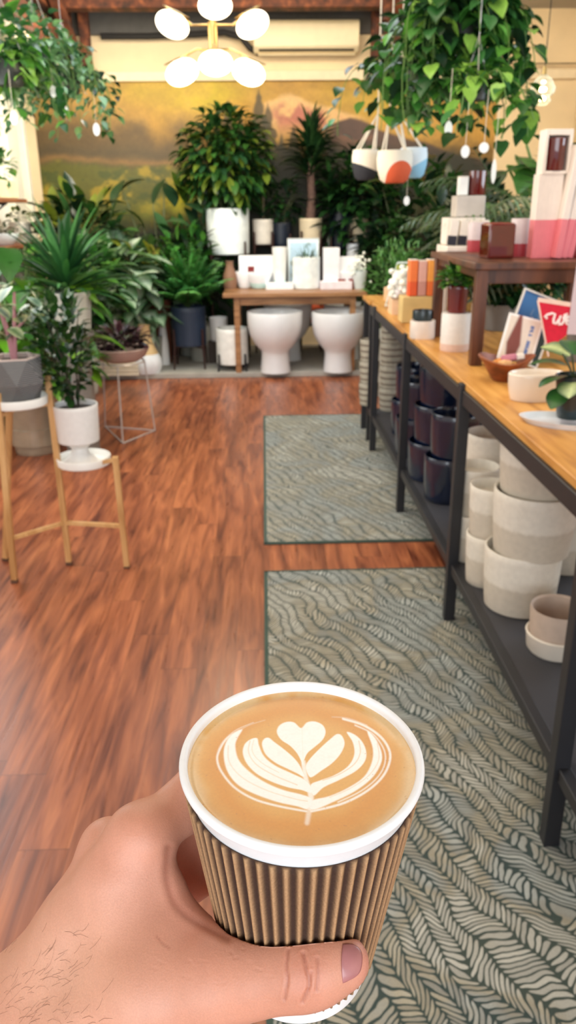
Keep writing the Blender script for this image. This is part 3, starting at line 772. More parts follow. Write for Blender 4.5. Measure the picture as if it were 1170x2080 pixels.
# tiered cream stand behind riser with boxes and candle
sx, sy, _ = atY(945, 480, 3.75)
cst = thing('tier_stand', 'cream tiered display stand behind the left end of the walnut riser', 'display stand', (sx, sy, TZ))
for sx_ in (-.09, .09):
    for sy_ in (-.07, .11): obj('leg', MB().box((sx_, sy_, .165), (.014, .014, .33)), pm('cream_board', (238, 226, 214), .6), cst)
mb = MB(); mb.box((0, .02, .355), (.20, .22, .05)); obj('lower_block', mb, pm('cream_board', (238, 226, 214), .6), cst, bevel=.004)
mb = MB(); mb.box((.0, .06, .44), (.17, .13, .115)); obj('middle_block', mb, pm('cream_board', (238, 226, 214), .6), cst, bevel=.004)
mb = MB(); mb.box((.02, .07, .545), (.13, .11, .09)); obj('upper_block', mb, pm('grey_board', (196, 186, 176), .6), cst, bevel=.004)
for k in range(4):
    carton('soap_box', ('black and white soap box leaning at the left of the cream stand front', 'white soap box with black base, second on the cream stand', 'pink and black soap box, third on the cream stand', 'cream soap box with black base at the right of the cream stand')[k], 'box', (sx - .075 + k * .045, sy - .06, TZ + .384), .036, .03, .105, two_tone('black_cream_split', .04, (232, 220, 206), (28, 28, 40)), (0, .08, 0), 'soap boxes on the cream stand', lid=False)
root = thing('candle_jar', 'amber red candle jar with white box beside it on top of the cream stand', 'candle', (sx + .055, sy + .07, TZ + .592), 0)
obj('jar', MB().lathe([(.0001, 0), (.036, 0), (.038, .004), (.038, .10), (.034, .10), (.033, .06), (.0001, .055)], 28), redgl, root)
carton('tea_box', 'small white carton beside the amber jar on top of the cream stand', 'box', (sx - .01, sy + .07, TZ + .592), .04, .05, .075, pm('white_board', (240, 238, 234), .6))

# under and beside the riser
l, r = seat(922, 716, TZ, 58)
stp = thing('ceramic_canister', 'white ribbed ceramic canister under the riser with a red plant pot on it', 'canister', l)
hC = hm(l, 72)
rib = MB(); n = 72; k2 = []
for i in range(n):
    pass
rib.lathe([(.0001, 0), (r * .96, 0), (r, .006), (r, hC - .008), (r * .97, hC), (.0001, hC)], 40)
obj('body', rib, two_tone('white_blush_split', .03, (236, 232, 226), (226, 198, 184)), stp)
pt = potted('potted_plant', 'bushy green herb in a dark red pot between the riser legs', 'potted plant', (l[0], l[1], TZ + hC), r * .72, .105, pm('oxblood_glaze', (104, 26, 24), .25, coat=.5), .88)
foliage_bush(pt, (0, 0, .135), (.07, .07, .035), 200, .038, .026, 'oval', G_MID + G_BRIGHT, 5, up=.5, base=(0, 0, .09), stem_r=.002)
# dark green bushy plants standing between riser and wall
for i, (px, py, yy, sc_, pal, lab) in enumerate(((1010, 700, 3.75, .20, G_DARK, 'dark leafy potted plant seen under the riser behind the cards'), (1085, 610, 4.1, .22, G_DARK, 'dark potted plant behind the riser apron near the right edge'))):
    x, y, z = atY(px, py, yy)
    pt = potted('potted_plant', lab, 'potted plant', (x, yy, TZ), .08, .12, pm('grey_glaze', (120, 116, 112), .4))
    foliage_bush(pt, (0, 0, .24), (sc_ * .75, sc_ * .6, sc_ * .62), 260, .075, .045, 'oval', pal, 60 + i, up=.3, base=(0, 0, .1), stem_r=.003)
# wooden bowl with wrapped sweets
l, r = seat(1024, 782, TZ, 96)
bw = thing('wooden_bowl', 'reddish carved wooden bowl on the table holding wrapped soaps', 'bowl', l)
hb = .075
prf = [(.0001, 0), (r * .5, 0), (r * .62, .012), (r * .9, hb * .7), (r * 1.12, hb), (r * 1.06, hb + .003), (r * .82, hb * .66), (r * .52, .016), (.0001, .012)]
bb = MB(); n = 40; vs = []; k = len(prf)
for i in range(n):
    a = 2 * PI * i / n
    for rr, z in prf:
        wob = 1 + .07 * math.cos(4 * a) * (z / hb)
        vs.append((rr * wob * math.cos(a), rr * wob * math.sin(a), z + .010 * math.cos(2 * a + .6) * (z / hb) ** 2))
bb.add(vs, [(i * k + j, ((i + 1) % n) * k + j, ((i + 1) % n) * k + j + 1, i * k + j + 1) for i in range(n) for j in range(k - 1)])
obj('bowl_body', bb, grain('red_brown_wood', (84, 38, 18), (134, 68, 34), (164, 90, 48), (6, 6, 14)), bw)
rg = random.Random(4)
cols = [((236, 170, 84), 'orange'), ((244, 214, 170), 'cream'), ((196, 120, 140), 'mauve'), ((240, 196, 110), 'yellow'), ((226, 150, 70), 'amber'), ((238, 228, 216), 'white'), ((176, 100, 120), 'plum'), ((244, 190, 130), 'peach')]
for i, (c, cn) in enumerate(cols):
    a = i * 2.4; q_ = r * .5 * math.sqrt((i + .6) / 8)
    s_ = thing('wrapped_soap', '%s wrapped soap bar lying in the wooden bowl' % cn, 'soap', (l[0] + q_ * math.cos(a), l[1] + q_ * math.sin(a), TZ + .03 + .018 * (i % 3)), rg.uniform(0, 3), 'wrapped soaps in the wooden bowl')
    obj('soap_bar', MB().box((0, 0, .012), (.05, .034, .022), (rg.uniform(-.4, .4), rg.uniform(-.4, .4), 0)), pm('wrap_' + cn, c, .4), s_, bevel=.005)
# printed cards (flat things, real thickness)
def paint_panel(w_, h_, fn, nx=60, nz=80, name='panel'):
    me = bpy.data.meshes.new(name); X, Z = np.meshgrid(np.linspace(0, 1, nx), np.linspace(0, 1, nz), indexing='ij')
    C = fn(X, Z); V = np.stack([(X - .5) * w_, X * 0, Z * h_], -1).reshape(-1, 3); idx = np.arange(nx * nz).reshape(nx, nz)
    Q = np.stack([idx[:-1, :-1], idx[1:, :-1], idx[1:, 1:], idx[:-1, 1:]], -1).reshape(-1, 4)
    me.from_pydata(V.tolist(), [], Q.tolist()); a = me.color_attributes.new('Col', 'FLOAT_COLOR', 'POINT')
    a.data.foreach_set('color', np.concatenate([C.reshape(-1, 3), np.ones((nx * nz, 1))], 1).astype(np.float32).ravel()); return me
def Lc(*c): return np.array(lin(c))
def lay(C, m, c): return C * (1 - m[..., None]) + Lc(*c) * m[..., None]
def card_blue(X, Z):
    C = np.zeros(X.shape + (3,)); C[:] = Lc(28, 76, 132)
    C = lay(C, sm(.5, .9, Z + X * .2) * .6, (70, 130, 190)); n_ = fbm(X + 3, Z, 6, 6, 9)
    C = lay(C, sm(.45, .6, n_) * sm(.62, .45, np.hypot(X - .72, Z - .62) * 1.6), (196, 200, 196))
    C = lay(C, sm(.55, .40, Z + (n_ - .5) * .3), (34, 52, 56)); return C
def card_white(X, Z):
    C = np.zeros(X.shape + (3,)); C[:] = Lc(232, 220, 204)
    C = lay(C, ((X < .06) | (X > .94) | (Z < .05) | (Z > .95)).astype(float), (250, 248, 244))
    C = lay(C, sm(.2, .12, np.abs(X - .34) + np.abs(Z - .38) * .25 - .04) , (128, 66, 56))
    C = lay(C, ((np.abs(X - .74) < .05) & (Z > .18) & (Z < .85)).astype(float) * sm(.35, .55, fbm(X, Z, 8, 40, 5)), (92, 122, 178)); return C
cardm = attr_mat('card_print', .45, var=.03)
def card(name, label, cat, pbl, w_, h_, tilt, yaw, roll, fn, frame=.0, thick=.004):
    root = thing(name, label, cat, pbl); root.rotation_euler = Euler((tilt, roll, yaw))
    o = obj('print', paint_panel(w_, h_, fn), cardm, root, loc=(w_ / 2, 0, 0)); s = o.modifiers.new('t', 'SOLIDIFY'); s.thickness = thick; s.offset = -1
    if frame:
        f = MB()
        for c, d in (((w_ / 2, 0, -frame / 2), (w_ + 2 * frame, .012, frame)), ((w_ / 2, 0, h_ + frame / 2), (w_ + 2 * frame, .012, frame)), ((-frame / 2, 0, h_ / 2), (frame, .012, h_)), ((w_ + frame / 2, 0, h_ / 2), (frame, .012, h_))): f.box(c, d)
        obj('card_frame', f, pm('pale_frame', (222, 220, 214), .3), root, bevel=.001)
    return root
p = atY(1018, 742, 2.78); card('art_card', 'blue and dark green art card in a pale frame leaning behind the white one', 'card', (p[0], 2.78, TZ + .055), .135, .235, -.20, .06, .36, card_blue, .006)
p = atY(1008, 742, 2.66); card('art_card', 'white bordered card with brown figure leaning out of the wooden bowl', 'card', (p[0], 2.66, TZ + .065), .125, .155, -.16, .04, .26, card_white)
# red pennant with script writing
pn = atY(1094, 612, 2.62)
pen = thing('pennant', 'red triangular felt pennant with white script writing, tip down, above the leafy plant', 'pennant', (pn[0], 2.62, pn[2])); pen.rotation_euler = (-.1, .10, .02)
felt = pm('red_felt', (212, 30, 60), .85, var=.08, scale=60)
mb = MB(); t_ = .003; tri = [(0, 0), (.20, -.012), (.055, -.155)]
mb.add([(x, yy, z) for yy in (-t_ / 2, t_ / 2) for x, z in tri], [(0, 1, 2), (5, 4, 3), (0, 3, 4, 1), (1, 4, 5, 2), (2, 5, 3, 0)])
obj('felt', mb, felt, pen, smooth=False)
mb = MB(); mb.box((.1, 0, -.001), (.205, .006, .014), (0, .06, 0)); obj('header_strip', mb, pm('cream_tape', (236, 206, 190), .6), pen)
mb = MB(); mb.tube([(-.004, -.003, .002), (.062, -.003, -.172)], .003, 6); obj('edge_ribbon', mb, pm('cream_tape', (236, 206, 190), .6), pen)
wr = MB(); S_ = [(.036, -.052), (.028, -.046), (.034, -.040), (.050, -.034), (.060, -.036), (.058, -.052), (.060, -.064), (.068, -.066), (.076, -.052), (.080, -.038), (.077, -.056), (.080, -.068), (.088, -.066), (.098, -.044), (.099, -.030), (.094, -.034), (.090, -.050)]
wr.tube([(x, -.004, z) for x, z in S_], .0042, 6)
E_ = [(.098, -.058), (.110, -.052), (.113, -.043), (.107, -.039), (.101, -.048), (.102, -.062), (.112, -.066), (.124, -.056)]
wr.tube([(x, -.004, z) for x, z in E_], .0040, 6)
obj('script_lettering', wr, pm('white_script', (250, 236, 236), .6), pen, label='white handwritten letters We')
# sign at the right edge
p = atY(1148, 630, 2.60)
sg = thing('price_sign', 'pale pink upright card sign with black lettering at the right edge of the view', 'sign', (p[0], 2.60, TZ)); sg.rotation_euler = (-.05, .05, 0)
obj('sign_card', MB().box((.075, 0, .27), (.13, .004, .24)), pm('pale_pink_card', (206, 190, 198), .6, var=.02), sg)
obj('sign_stand', MB().box((.075, .01, .08), (.012, .012, .16)), steel, sg)
lt = MB()
for pts in ([(.022, .372), (.022, .345), (.034, .345)], [(.042, .345), (.042, .372), (.052, .358), (.042, .358)], [(.020, .315), (.034, .315)], [(.020, .332), (.034, .33), (.034, .318)], [(.044, .332), (.050, .312)]):
    lt.tube([(x, -.004, z) for x, z in pts], .0022, 5)
obj('sign_lettering', lt, pm('black_ink', (34, 30, 38), .6), sg)
# white oval planter
l, r = seat(1084, 822, TZ, 98)
ov = thing('oval_planter', 'cream white oval planter standing beside the wooden bowl', 'plant pot', l, .1)
obj('pot_body', MB().lathe(pot_prof(r, .082, .86, t=.009, belly=.04), 48, sx=1.18, sy=.8), pm('cream_white_glaze', (238, 224, 208), .3, var=.03, coat=.3), ov)
obj('soil', MB().lathe([(.0001, .06), (r * .88, .058), (.0001, .055)], 24, sx=1.16, sy=.76), pm('pale_grit', (206, 180, 148), .9, var=.2, scale=90, bump=.5), ov)
# plate/tray and the variegated plant
p = atZ(1150, 862, TZ)
tr = thing('oval_tray', 'white rimmed oval tray with wooden edge near the table front at the right', 'tray', (p[0] + .0, p[1] - .0, TZ), -.5)
obj('tray_body', MB().lathe([(.0001, .004), (.082, .004), (.096, .016), (.10, .016), (.086, 0), (.0001, 0)], 40, sx=1.25, sy=.72), pm('blue_white_enamel', (222, 226, 232), .2, coat=.4), tr)
VAR = pt = potted('potted_plant', 'variegated pale edged leafy plant in a dark green pot on the white tray', 'potted plant', (p[0] + .012, p[1] + .01, TZ + .0165), .05, .115, pm('bottle_green_glaze', (12, 34, 38), .25, coat=.5), .72)
rg = random.Random(8); lf = MB()
for (dx, dy, dz, a, e, L_, W_, vari) in ((-.02, -.02, .14, 3.3, .25, .11, .085, 0), (-.01, -.03, .13, 4.2, .1, .10, .09, 1), (.02, -.04, .11, 4.9, -.25, .11, .09, 1), (-.03, 0, .17, 2.8, .5, .12, .08, 0), (.03, -.02, .16, 5.3, .4, .10, .08, 1), (.03, .02, .19, .6, .6, .11, .08, 1), (0, .02, .2, 1.6, .8, .11, .08, 0), (-.02, .01, .2, 2.4, .7, .10, .07, 1), (.04, -.04, .12, 5.6, -.1, .11, .08, 0), (-.035, -.025, .10, 3.8, -.2, .09, .075, 0), (.01, -.03, .2, 4.6, .7, .09, .07, 1), (.05, 0, .15, .1, .2, .12, .08, 0)):
    d = Vector((math.cos(a) * math.cos(e), math.sin(a) * math.cos(e), math.sin(e)))
    c_ = lin((206, 220, 160)) if vari else lin((62, 112, 52)); e_ = lin((50, 92, 52)) if vari else lin((38, 78, 40))
    leaf(lf, (dx, dy, dz), d, L_, W_, 'round', c_, e_, .12, .9, rg)
o = obj('foliage', lf, attr_mat('leaf_tissue', 0.32, 0.2), pt, ang=180); o.scale = (.85, .85, .82); sm_ = o.modifiers.new('s', 'SUBSURF'); sm_.levels = 2; sm_.render_levels = 2
sb = MB()
for k in range(8): a = k * .8; sb.tube([(0, 0, .09), (math.cos(a) * .015, math.sin(a) * .015, .13), (math.cos(a) * .04, math.sin(a) * .04, .17)], .0025, 6)
obj('stems', sb, pm('stem_60_70_36', (60, 70, 36), .6), pt)
p = atZ(1172, 740, TZ)
pt = potted('potted_air_plant', 'dry looking beige and pale green grassy plant behind the variegated one', 'potted plant', (p[0] + .03, p[1] + .07, TZ), .05, .10, pm('grey_glaze', (120, 116, 112), .4))
foliage_bush(pt, (0, 0, .15), (.07, .06, .045), 260, .035, .008, 'lance', [(176, 160, 110), (150, 160, 110), (196, 184, 140), (130, 150, 90)], 77, up=.5, base=(0, 0, .09), stem_r=.002)
foliage = None

# farther along the table
l, r = seat(857, 690, TZ, 46)
tumbler('low white dish holding the small dark bowl, left of the riser leg', 857, 690, TZ, 50, 34, pm('white_blush', (228, 214, 202), .4), 'dish', name='dish')
tumbler('small dark teal bowl on the low white dish beside the riser leg', 858, 660, TZ + .055, 42, 26, pm('dark_teal_glaze', (22, 40, 46), .3, coat=.3), 'bowl', name='small_bowl')
# white soft flowers / cotton bunch in a white crate
p, r = seat(826, 640, TZ, 66)
cr_ = thing('dried_flower_box', 'blush crate packed with white cotton flowers on the far part of the table', 'flower box', p)
cm = MB()
for c, d in (((0, -r * .8, .04), (2 * r, .008, .08)), ((0, r * .8, .04), (2 * r, .008, .08)), ((-r, 0, .04), (.008, r * 1.6, .08)), ((r, 0, .04), (.008, r * 1.6, .08)), ((0, 0, .004), (2 * r, 1.6 * r, .008))): cm.box(c, d)
obj('crate', cm, pm('blush_wood', (232, 196, 160), .6), cr_)
fm = MB(); rg = random.Random(12)
for i in range(70):
    q_ = Vector((rg.uniform(-1, 1) * r * 1.15, rg.uniform(-1, 1) * r * .9, .09 + rg.random() ** 1.5 * .15)); fm.ball(q_, rg.uniform(.012, .024), 8, (1, 1, .9), col=tuple(x * rg.uniform(.9, 1) for x in lin((250, 248, 240))))
obj('cotton_blooms', fm, attr_mat('cotton', .9, var=.05), cr_, ang=180)
tumbler('tall white candle pillar rising from the cotton flowers', 812, 618, TZ + .02, 34, 62, pm('white_wax', (246, 244, 238), .5), name='pillar_candle')
for k, (dx, c1, c2, hh_) in enumerate(((0, (232, 96, 52), (246, 130, 70), .17), (.045, (206, 150, 140), (232, 180, 168), .165), (.09, (236, 120, 60), (250, 170, 80), .17), (.125, (226, 150, 60), (240, 180, 90), .14))):
    q_ = atY(836, 600, 4.05)
    carton('tea_carton', ('bright orange carton at the left of the row behind the cotton flowers', 'dusty pink carton second in the row behind the cotton flowers', 'orange carton third in the row behind the cotton flowers', 'amber carton at the right of the row behind the cotton flowers')[k], 'box', (q_[0] + dx, 4.05, TZ + .13), .04, .05, hh_, two_tone('carton_%d' % k, .07, c2, c1), (0, 0, .1), 'orange cartons behind the cotton flowers')
q_ = atY(862, 600, 4.07)
tag(obj('display_block', MB().box((q_[0] - .02, 4.07, TZ + .064), (.20, .12, .128)), pm('straw_board', (208, 180, 120), .7), bevel=.004), 'straw coloured block raising the orange cartons above the table', 'display block')
ez = thing('acrylic_stand', 'clear acrylic easel holding a yellow green card at the far end of the table', 'display stand', tuple(atZ(800, 622, TZ)))
em = MB(); em.tube([(-.05, 0, 0), (.02, .05, .24)], .004, 6); em.tube([(.09, 0, 0), (.10, .05, .24)], .004, 6); em.tube([(.02, .05, .24), (.10, .05, .24)], .006, 6); em.tube([(-.05, 0, .004), (.09, 0, .004)], .004, 6)
obj('easel_frame', em, pm('frosted_acrylic', (224, 236, 236), .15), ez); obj('easel_card', MB().box((.055, .045, .18), (.085, .004, .10), (.15, 0, 0)), pm('yellow_green_card', (170, 180, 50), .6), ez)
tumbler('small peach jar standing beside the acrylic easel', 792, 610, TZ, 26, 24, pm('peach_glaze', (232, 190, 150), .4), 'jar', name='small_jar')

# ================================================================== CENTRE TABLE
CTZ = .745
p0, p1 = atZ(452, 597, CTZ), atZ(748, 595, CTZ)
cyT = p0[1]; cw = p1[0] - p0[0]
ct = thing('wooden_table', 'light wooden table in front of the mural covered with white gift ware', 'table', ((p0[0] + p1[0]) / 2, cyT + .3, 0))
tw = grain('table_wood', (122, 82, 50), (156, 110, 70), (180, 134, 92), (1.5, 12, 12))
obj('tabletop', MB().box((0, 0, CTZ - .018), (cw, .6, .036)), tw, ct, bevel=.004)
for sx_ in (-1, 1):
    for sy_ in (-1, 1): obj('leg', MB().box((sx_ * (cw / 2 - .12), sy_ * .25, (CTZ - .036) / 2 + .02), (.05, .05, CTZ - .036 - .045)), tw, ct, bevel=.003)
ap2 = MB(); ap2.box((0, -.24, CTZ - .07), (cw - .26, .02, .07)); ap2.box((0, .24, CTZ - .07), (cw - .26, .02, .07)); obj('apron', ap2, tw, ct)
PLZ = .045
wg = pm('white_gloss_ceramic', (240, 243, 247), .25, var=.02, coat=.4)
# pedestal bowls
def pedestal(label, px, py, wd, hpx, foot=.42, dy=0):
    l, r = seat(px, py, PLZ, wd * .52); r = r / .52; l = (l[0], l[1] + dy, PLZ); h = hm(l, hpx)
    root = thing('pedestal_planter', label, 'planter', l, 0, 'white pedestal planters under the wooden table')
    P = [(.0001, 0), (r * .55, 0), (r * .55, .01), (r * .50, h * .30), (r * .53, h * .37), (r * .74, h * .47), (r * .92, h * .63), (r * .99, h * .80), (r, h * .97), (r * .985, h), (r * .93, h), (r * .90, h * .95), (r * .84, h * .65), (r * .5, h * .5), (.0001, h * .48)]
    obj('bowl', MB().lathe(P, 48), wg, root, ang=60)
    return root
pedestal('white pedestal planter at the left under the front edge of the wooden table', 560, 760, 110, 116)
pedestal('white pedestal planter at the right under the front edge of the wooden table', 686, 758, 107, 114)
pedestal('white pedestal planter standing behind the left front one', 588, 748, 100, 106, dy=.36)
pedestal('white pedestal planter standing behind the right front one', 712, 746, 100, 104, dy=.36)
terra = pm('terracotta', (214, 104, 68), .7, var=.08)
for px, lab in ((588, 'orange terracotta pot glimpsed under the middle of the wooden table'), (636, 'orange terracotta pot glimpsed under the table right of its twin')):
    q_ = atY(px, 636, 8.2); s_ = thing('plant_pot', lab, 'plant pot', (q_[0], 8.2, .36), 0, 'terracotta pots under the wooden table')
    obj('pot_body', MB().lathe(pot_prof(.10 if px < 600 else .12, .15, .8), 32), terra, s_)
q_ = atY(612, 650, 8.2)
lb = thing('low_bench', 'dark low bench under the table carrying the terracotta pots', 'bench', (q_[0], 8.2, PLZ))
obj('bench_top', MB().box((0, 0, .30), (.9, .3, .03)), pm('dark_bench', (46, 34, 28), .6), lb)
for sx_ in (-.4, .4):
    for sy_ in (-.11, .11): obj('leg', MB().box((sx_, sy_, .1425), (.035, .035, .285)), pm('dark_bench', (46, 34, 28), .6), lb)
# items on the centre table
whitem2 = pm('white_porcelain', (244, 246, 250), .25, var=.02, coat=.3)
def on_ct(px, py, wd, hpx, lab, name, mat, kind='cyl', cat='pot', depth=None, group=None):
    hpx += max(0, 587 - py); py = max(py, 587)
    l, r = seat(px, py, CTZ, wd); h = hm(l, hpx)
    root = thing(name, lab, cat, l, 0, group)
    if kind == 'cyl': obj('body', MB().lathe([(.0001, 0), (r * .94, 0), (r, .005), (r, h - .004), (r * .97, h), (r * .86, h), (r * .84, h - .012), (.0001, h * .6)], 32), mat, root)
    elif kind == 'flare': obj('body', MB().lathe([(.0001, 0), (r * .7, 0), (r * .74, .006), (r, h), (r * .88, h), (r * .6, h * .3), (.0001, h * .28)], 32), mat, root)
    elif kind == 'box': obj('body', MB().box((0, 0, h / 2), (2 * r, depth or r * 1.2, h)), mat, root, bevel=.004)
    elif kind == 'bowl': obj('body', MB().lathe([(.0001, 0), (r * .5, 0), (r * .62, .006), (r, h * .8), (r * .98, h), (r * .9, h), (r * .6, h * .3), (.0001, h * .25)], 32), mat, root)
    elif kind == 'vase': obj('body', MB().lathe([(.0001, 0), (r * .9, 0), (r, h * .2), (r * .95, h * .5), (r * .55, h * .78), (r * .5, h * .95), (r * .6, h), (r * .45, h), (r * .4, h * .8), (.0001, h * .75)], 32), mat, root)
    return root, l, r, h
on_ct(468, 588, 28, 52, 'brown stoneware vase at the left end of the wooden table', 'stoneware_vase', pm('brown_stoneware', (140, 104, 82), .6, var=.1), 'vase', 'vase')
on_ct(497, 586, 40, 30, 'white lidded dish near the left end of the wooden table', 'lidded_dish', whitem2, 'bowl', 'dish')
ro, l, r, h = on_ct(524, 577, 74, 50, 'white gift box set with a red label behind the dishes on the table', 'gift_box', whitem2, 'box', 'gift box', .10)
obj('box_label', MB().box((-r * .35, -.052, h * .55), (.06, .004, .07)), pm('dark_red_label', (120, 24, 20), .5), ro, label='dark red square label')
on_ct(528, 588, 52, 30, 'white and aqua bowl left of the tall white vase', 'bowl', two_tone('white_aqua_split', .05, (240, 244, 250), (200, 236, 236)), 'bowl', 'bowl')
on_ct(569, 582, 30, 72, 'tall flared white vase with aqua base on the wooden table', 'tall_vase', two_tone('vase_aqua', .07, (246, 246, 244), (170, 226, 220)), 'flare', 'vase')
on_ct(568, 590, 56, 13, 'flat white tray in front of the tall aqua based vase', 'flat_tray', whitem2, 'box', 'tray', .12)
ro, l, r, h = on_ct(622, 588, 56, 58, 'large white cache pot with small grassy plant in the middle of the wooden table', 'cache_pot', pm('cool_white_pot', (238, 246, 248), .35), 'cyl', 'potted plant')
foliage_straps(ro, (0, 0, h * .6), 20, .22, .010, G_DARK, 3, .7, .5, .02)
on_ct(672, 583, 32, 72, 'tall white square vase with coral base on the wooden table', 'square_vase', two_tone('vase_coral', .06, (240, 240, 246), (230, 120, 100)), 'box', 'vase', .12)
on_ct(682, 590, 64, 15, 'flat pinkish white tray in front of the coral based vase', 'flat_tray', pm('blush_white', (240, 232, 240), .4), 'box', 'tray', .12)
on_ct(704, 586, 44, 30, 'white box right of the flat pinkish tray on the wooden table', 'gift_box', whitem2, 'box', 'gift box', .08)
ro, l, r, h = on_ct(705, 566, 52, 38, 'white box with dark red candles in it toward the right end of the table', 'candle_set', whitem2, 'box', 'candle set', .08)
for sx_ in (-.5, .35): obj('candle', MB().lathe([(.0001, 0), (.034, 0), (.036, .004), (.036, .085), (.0001, .085)], 20, (r * sx_, -.085, 0)), pm('red_brown_candle', (134, 40, 26), .35), ro)
l, r = seat(716, 528, CTZ + .21, 25)
s_ = thing('tumbler', 'small white tumbler with coral foot perched on a riser at the table right', 'tumbler', l); h = hm(l, 30)
obj('body', MB().lathe([(.0001, 0), (r, 0), (r, h), (r * .9, h), (r * .88, h - .01), (.0001, h - .015)], 28), two_tone('tumbler_coral', .035, (236, 240, 250), (236, 140, 110)), s_)
tag(obj('display_block', MB().box((l[0], l[1] + .02, CTZ + .105), (.11, .09, .21)), pm('white_board', (240, 238, 234), .6), bevel=.003), 'white block carrying the small coral footed tumbler', 'display block')
ro, l, r, h = on_ct(730, 588, 30, 34, 'clear vase of small white flowers at the right end of the wooden table', 'flower_vase', pm('frosted_acrylic', (224, 236, 236), .15), 'flare', 'vase')
fm = MB(); rg = random.Random(3)
for i in range(46): fm.ball((rg.gauss(0, .045), rg.gauss(0, .035), h + .05 + rg.gauss(0, .04)), rg.uniform(.010, .018), 7, col=lin((244, 248, 240)))
obj('blooms', fm, attr_mat('cotton', .9, var=.05), ro, ang=180)
def frame_fn(X, Z):
    C = np.zeros(X.shape + (3,)); C[:] = Lc(176, 206, 228); n_ = fbm(X + 1, Z, 5, 5, 31)
    C = lay(C, sm(.5, .6, n_) * sm(.1, .3, Z), (96, 120, 116)); C = lay(C, ((X < .07) | (X > .93) | (Z < .08) | (Z > .92)).astype(float), (214, 230, 240)); return C
l, r = seat(618, 588, CTZ, 62)
card('picture_frame', 'pale blue framed print standing behind the large white cache pot', 'picture', (l[0] - r, l[1] + .12, CTZ + .004), 2 * r, hm(l, 90), -.12, 0, 0, frame_fn, .006)

# planters on stands behind the table
darkwood = pm('dark_walnut_stand', (52, 24, 18), .45, var=.15)
beige = pm('beige_ceramic', (214, 198, 170), .5, var=.04); dn = pm('midnight_ceramic', (22, 30, 46), .35, var=.1)
def stand_and_pot(px, pyb, wd, hpx, Yd, potmat, slab, plab, name='potted_plant', standmat=None, z0=PLZ, up=.12, cat='potted plant', taper=.97, group='mid century planters on stands'):
    p = atY(px, pyb, Yd); z = p[2]; r = msz(p, wd / 2); h = hm(p, hpx)
    legs_stand('plant_stand', slab, (p[0], Yd, z0), r * 1.05 + .016, z - z0 , standmat or darkwood, up=up, rz=PI / 4, group='plant stands behind and beside the wooden table', thick=.011)
    root = potted(name, plab, cat, (p[0], Yd, z), r, h, potmat, taper)
    return root, r, h
bigp, r, h = stand_and_pot(465, 516, 86, 84, 8.15, pm('cool_white_pot', (238, 246, 248), .35), 'dark stand under the large white planter of the umbrella tree', 'big umbrella tree with dense green crown in a large white planter left of the table', 'umbrella_tree')
foliage_bush(bigp, (0, .02, h + .42), (.42, .30, .44), 1000, .15, .066, 'oval', [(30, 62, 30), (44, 84, 38), (58, 104, 44), (96, 116, 40), (36, 72, 44)], 101, droop=1.1, up=.1, base=(0, 0, h * .9), stems=10, stem_r=.012, shell=.2)
p2, r, h = stand_and_pot(535, 496, 42, 46, 8.3, pm('pale_beige_pot', (218, 210, 200), .5), 'dark wood stand holding the small pale pot beside the umbrella tree', 'slim dark green cordyline in a small pale pot right of the umbrella tree', 'potted_cordyline')
foliage_straps(p2, (0, 0, h), 26, .34, .04, G_DARK, 7, 1.0, .6, .25)
obj('trunk', MB().tube([(0, 0, h * .85), (.01, 0, h + .25)], .012, 8), pm('stem_90_80_60', (90, 80, 60), .7), p2)
p2b, r, h = stand_and_pot(572, 500, 40, 44, 8.35, dn, 'dark wood stand of the midnight blue pot left of the dracaena', 'dark bushy plant in a midnight blue pot left of the dracaena tree', 'potted_plant')
foliage_bush(p2b, (0, 0, h + .18), (.2, .16, .2), 160, .10, .05, 'oval', G_DARK, 15, base=(0, 0, h * .9))
p3, r, h = stand_and_pot(631, 494, 46, 46, 8.3, beige, 'dark wood stand under the beige planter of the dracaena tree', 'tall dracaena tree with bare trunk and dark top in a beige planter', 'dracaena_tree')
tk = MB(); tk.tube([(0, 0, h * .85), (.012, 0, h + .2), (0, 0, h + .38), (.01, 0, h + .6)], [.05, .042, .036, .03], 12)
obj('trunk', tk, pm('tree_bark', (98, 74, 66), .85, var=.25, scale=30, bump=.5), p3)
for k, (zz, n_, L_) in enumerate(((.36, 55, .36), (.50, 60, .34), (.62, 50, .32))): foliage_straps(p3, (0, 0, h + zz), n_, L_, .038, [(24, 48, 28), (34, 66, 34), (46, 78, 40)], 30 + k, 1.3, .8, .12)
p4, r, h = stand_and_pot(690, 505, 44, 74, 8.35, dn, 'dark wood stand of the tall midnight blue planter', 'dark palm in a tall midnight blue planter right of the dracaena tree', 'potted_palm')
foliage_fronds(p4, (0, 0, h), 12, .42, G_DARK, 9, 16, .03, .16)
p5, r, h = stand_and_pot(728, 490, 38, 44, 8.3, beige, 'dark wood stand under the beige pot nearest the fluffy green plant', 'dark leafy plant in a beige pot above the right end of the wooden table', 'potted_plant')
foliage_bush(p5, (0, 0, h + .3), (.26, .16, .32), 240, .14, .07, 'oval', G_DARK, 19, base=(0, 0, h * .9))
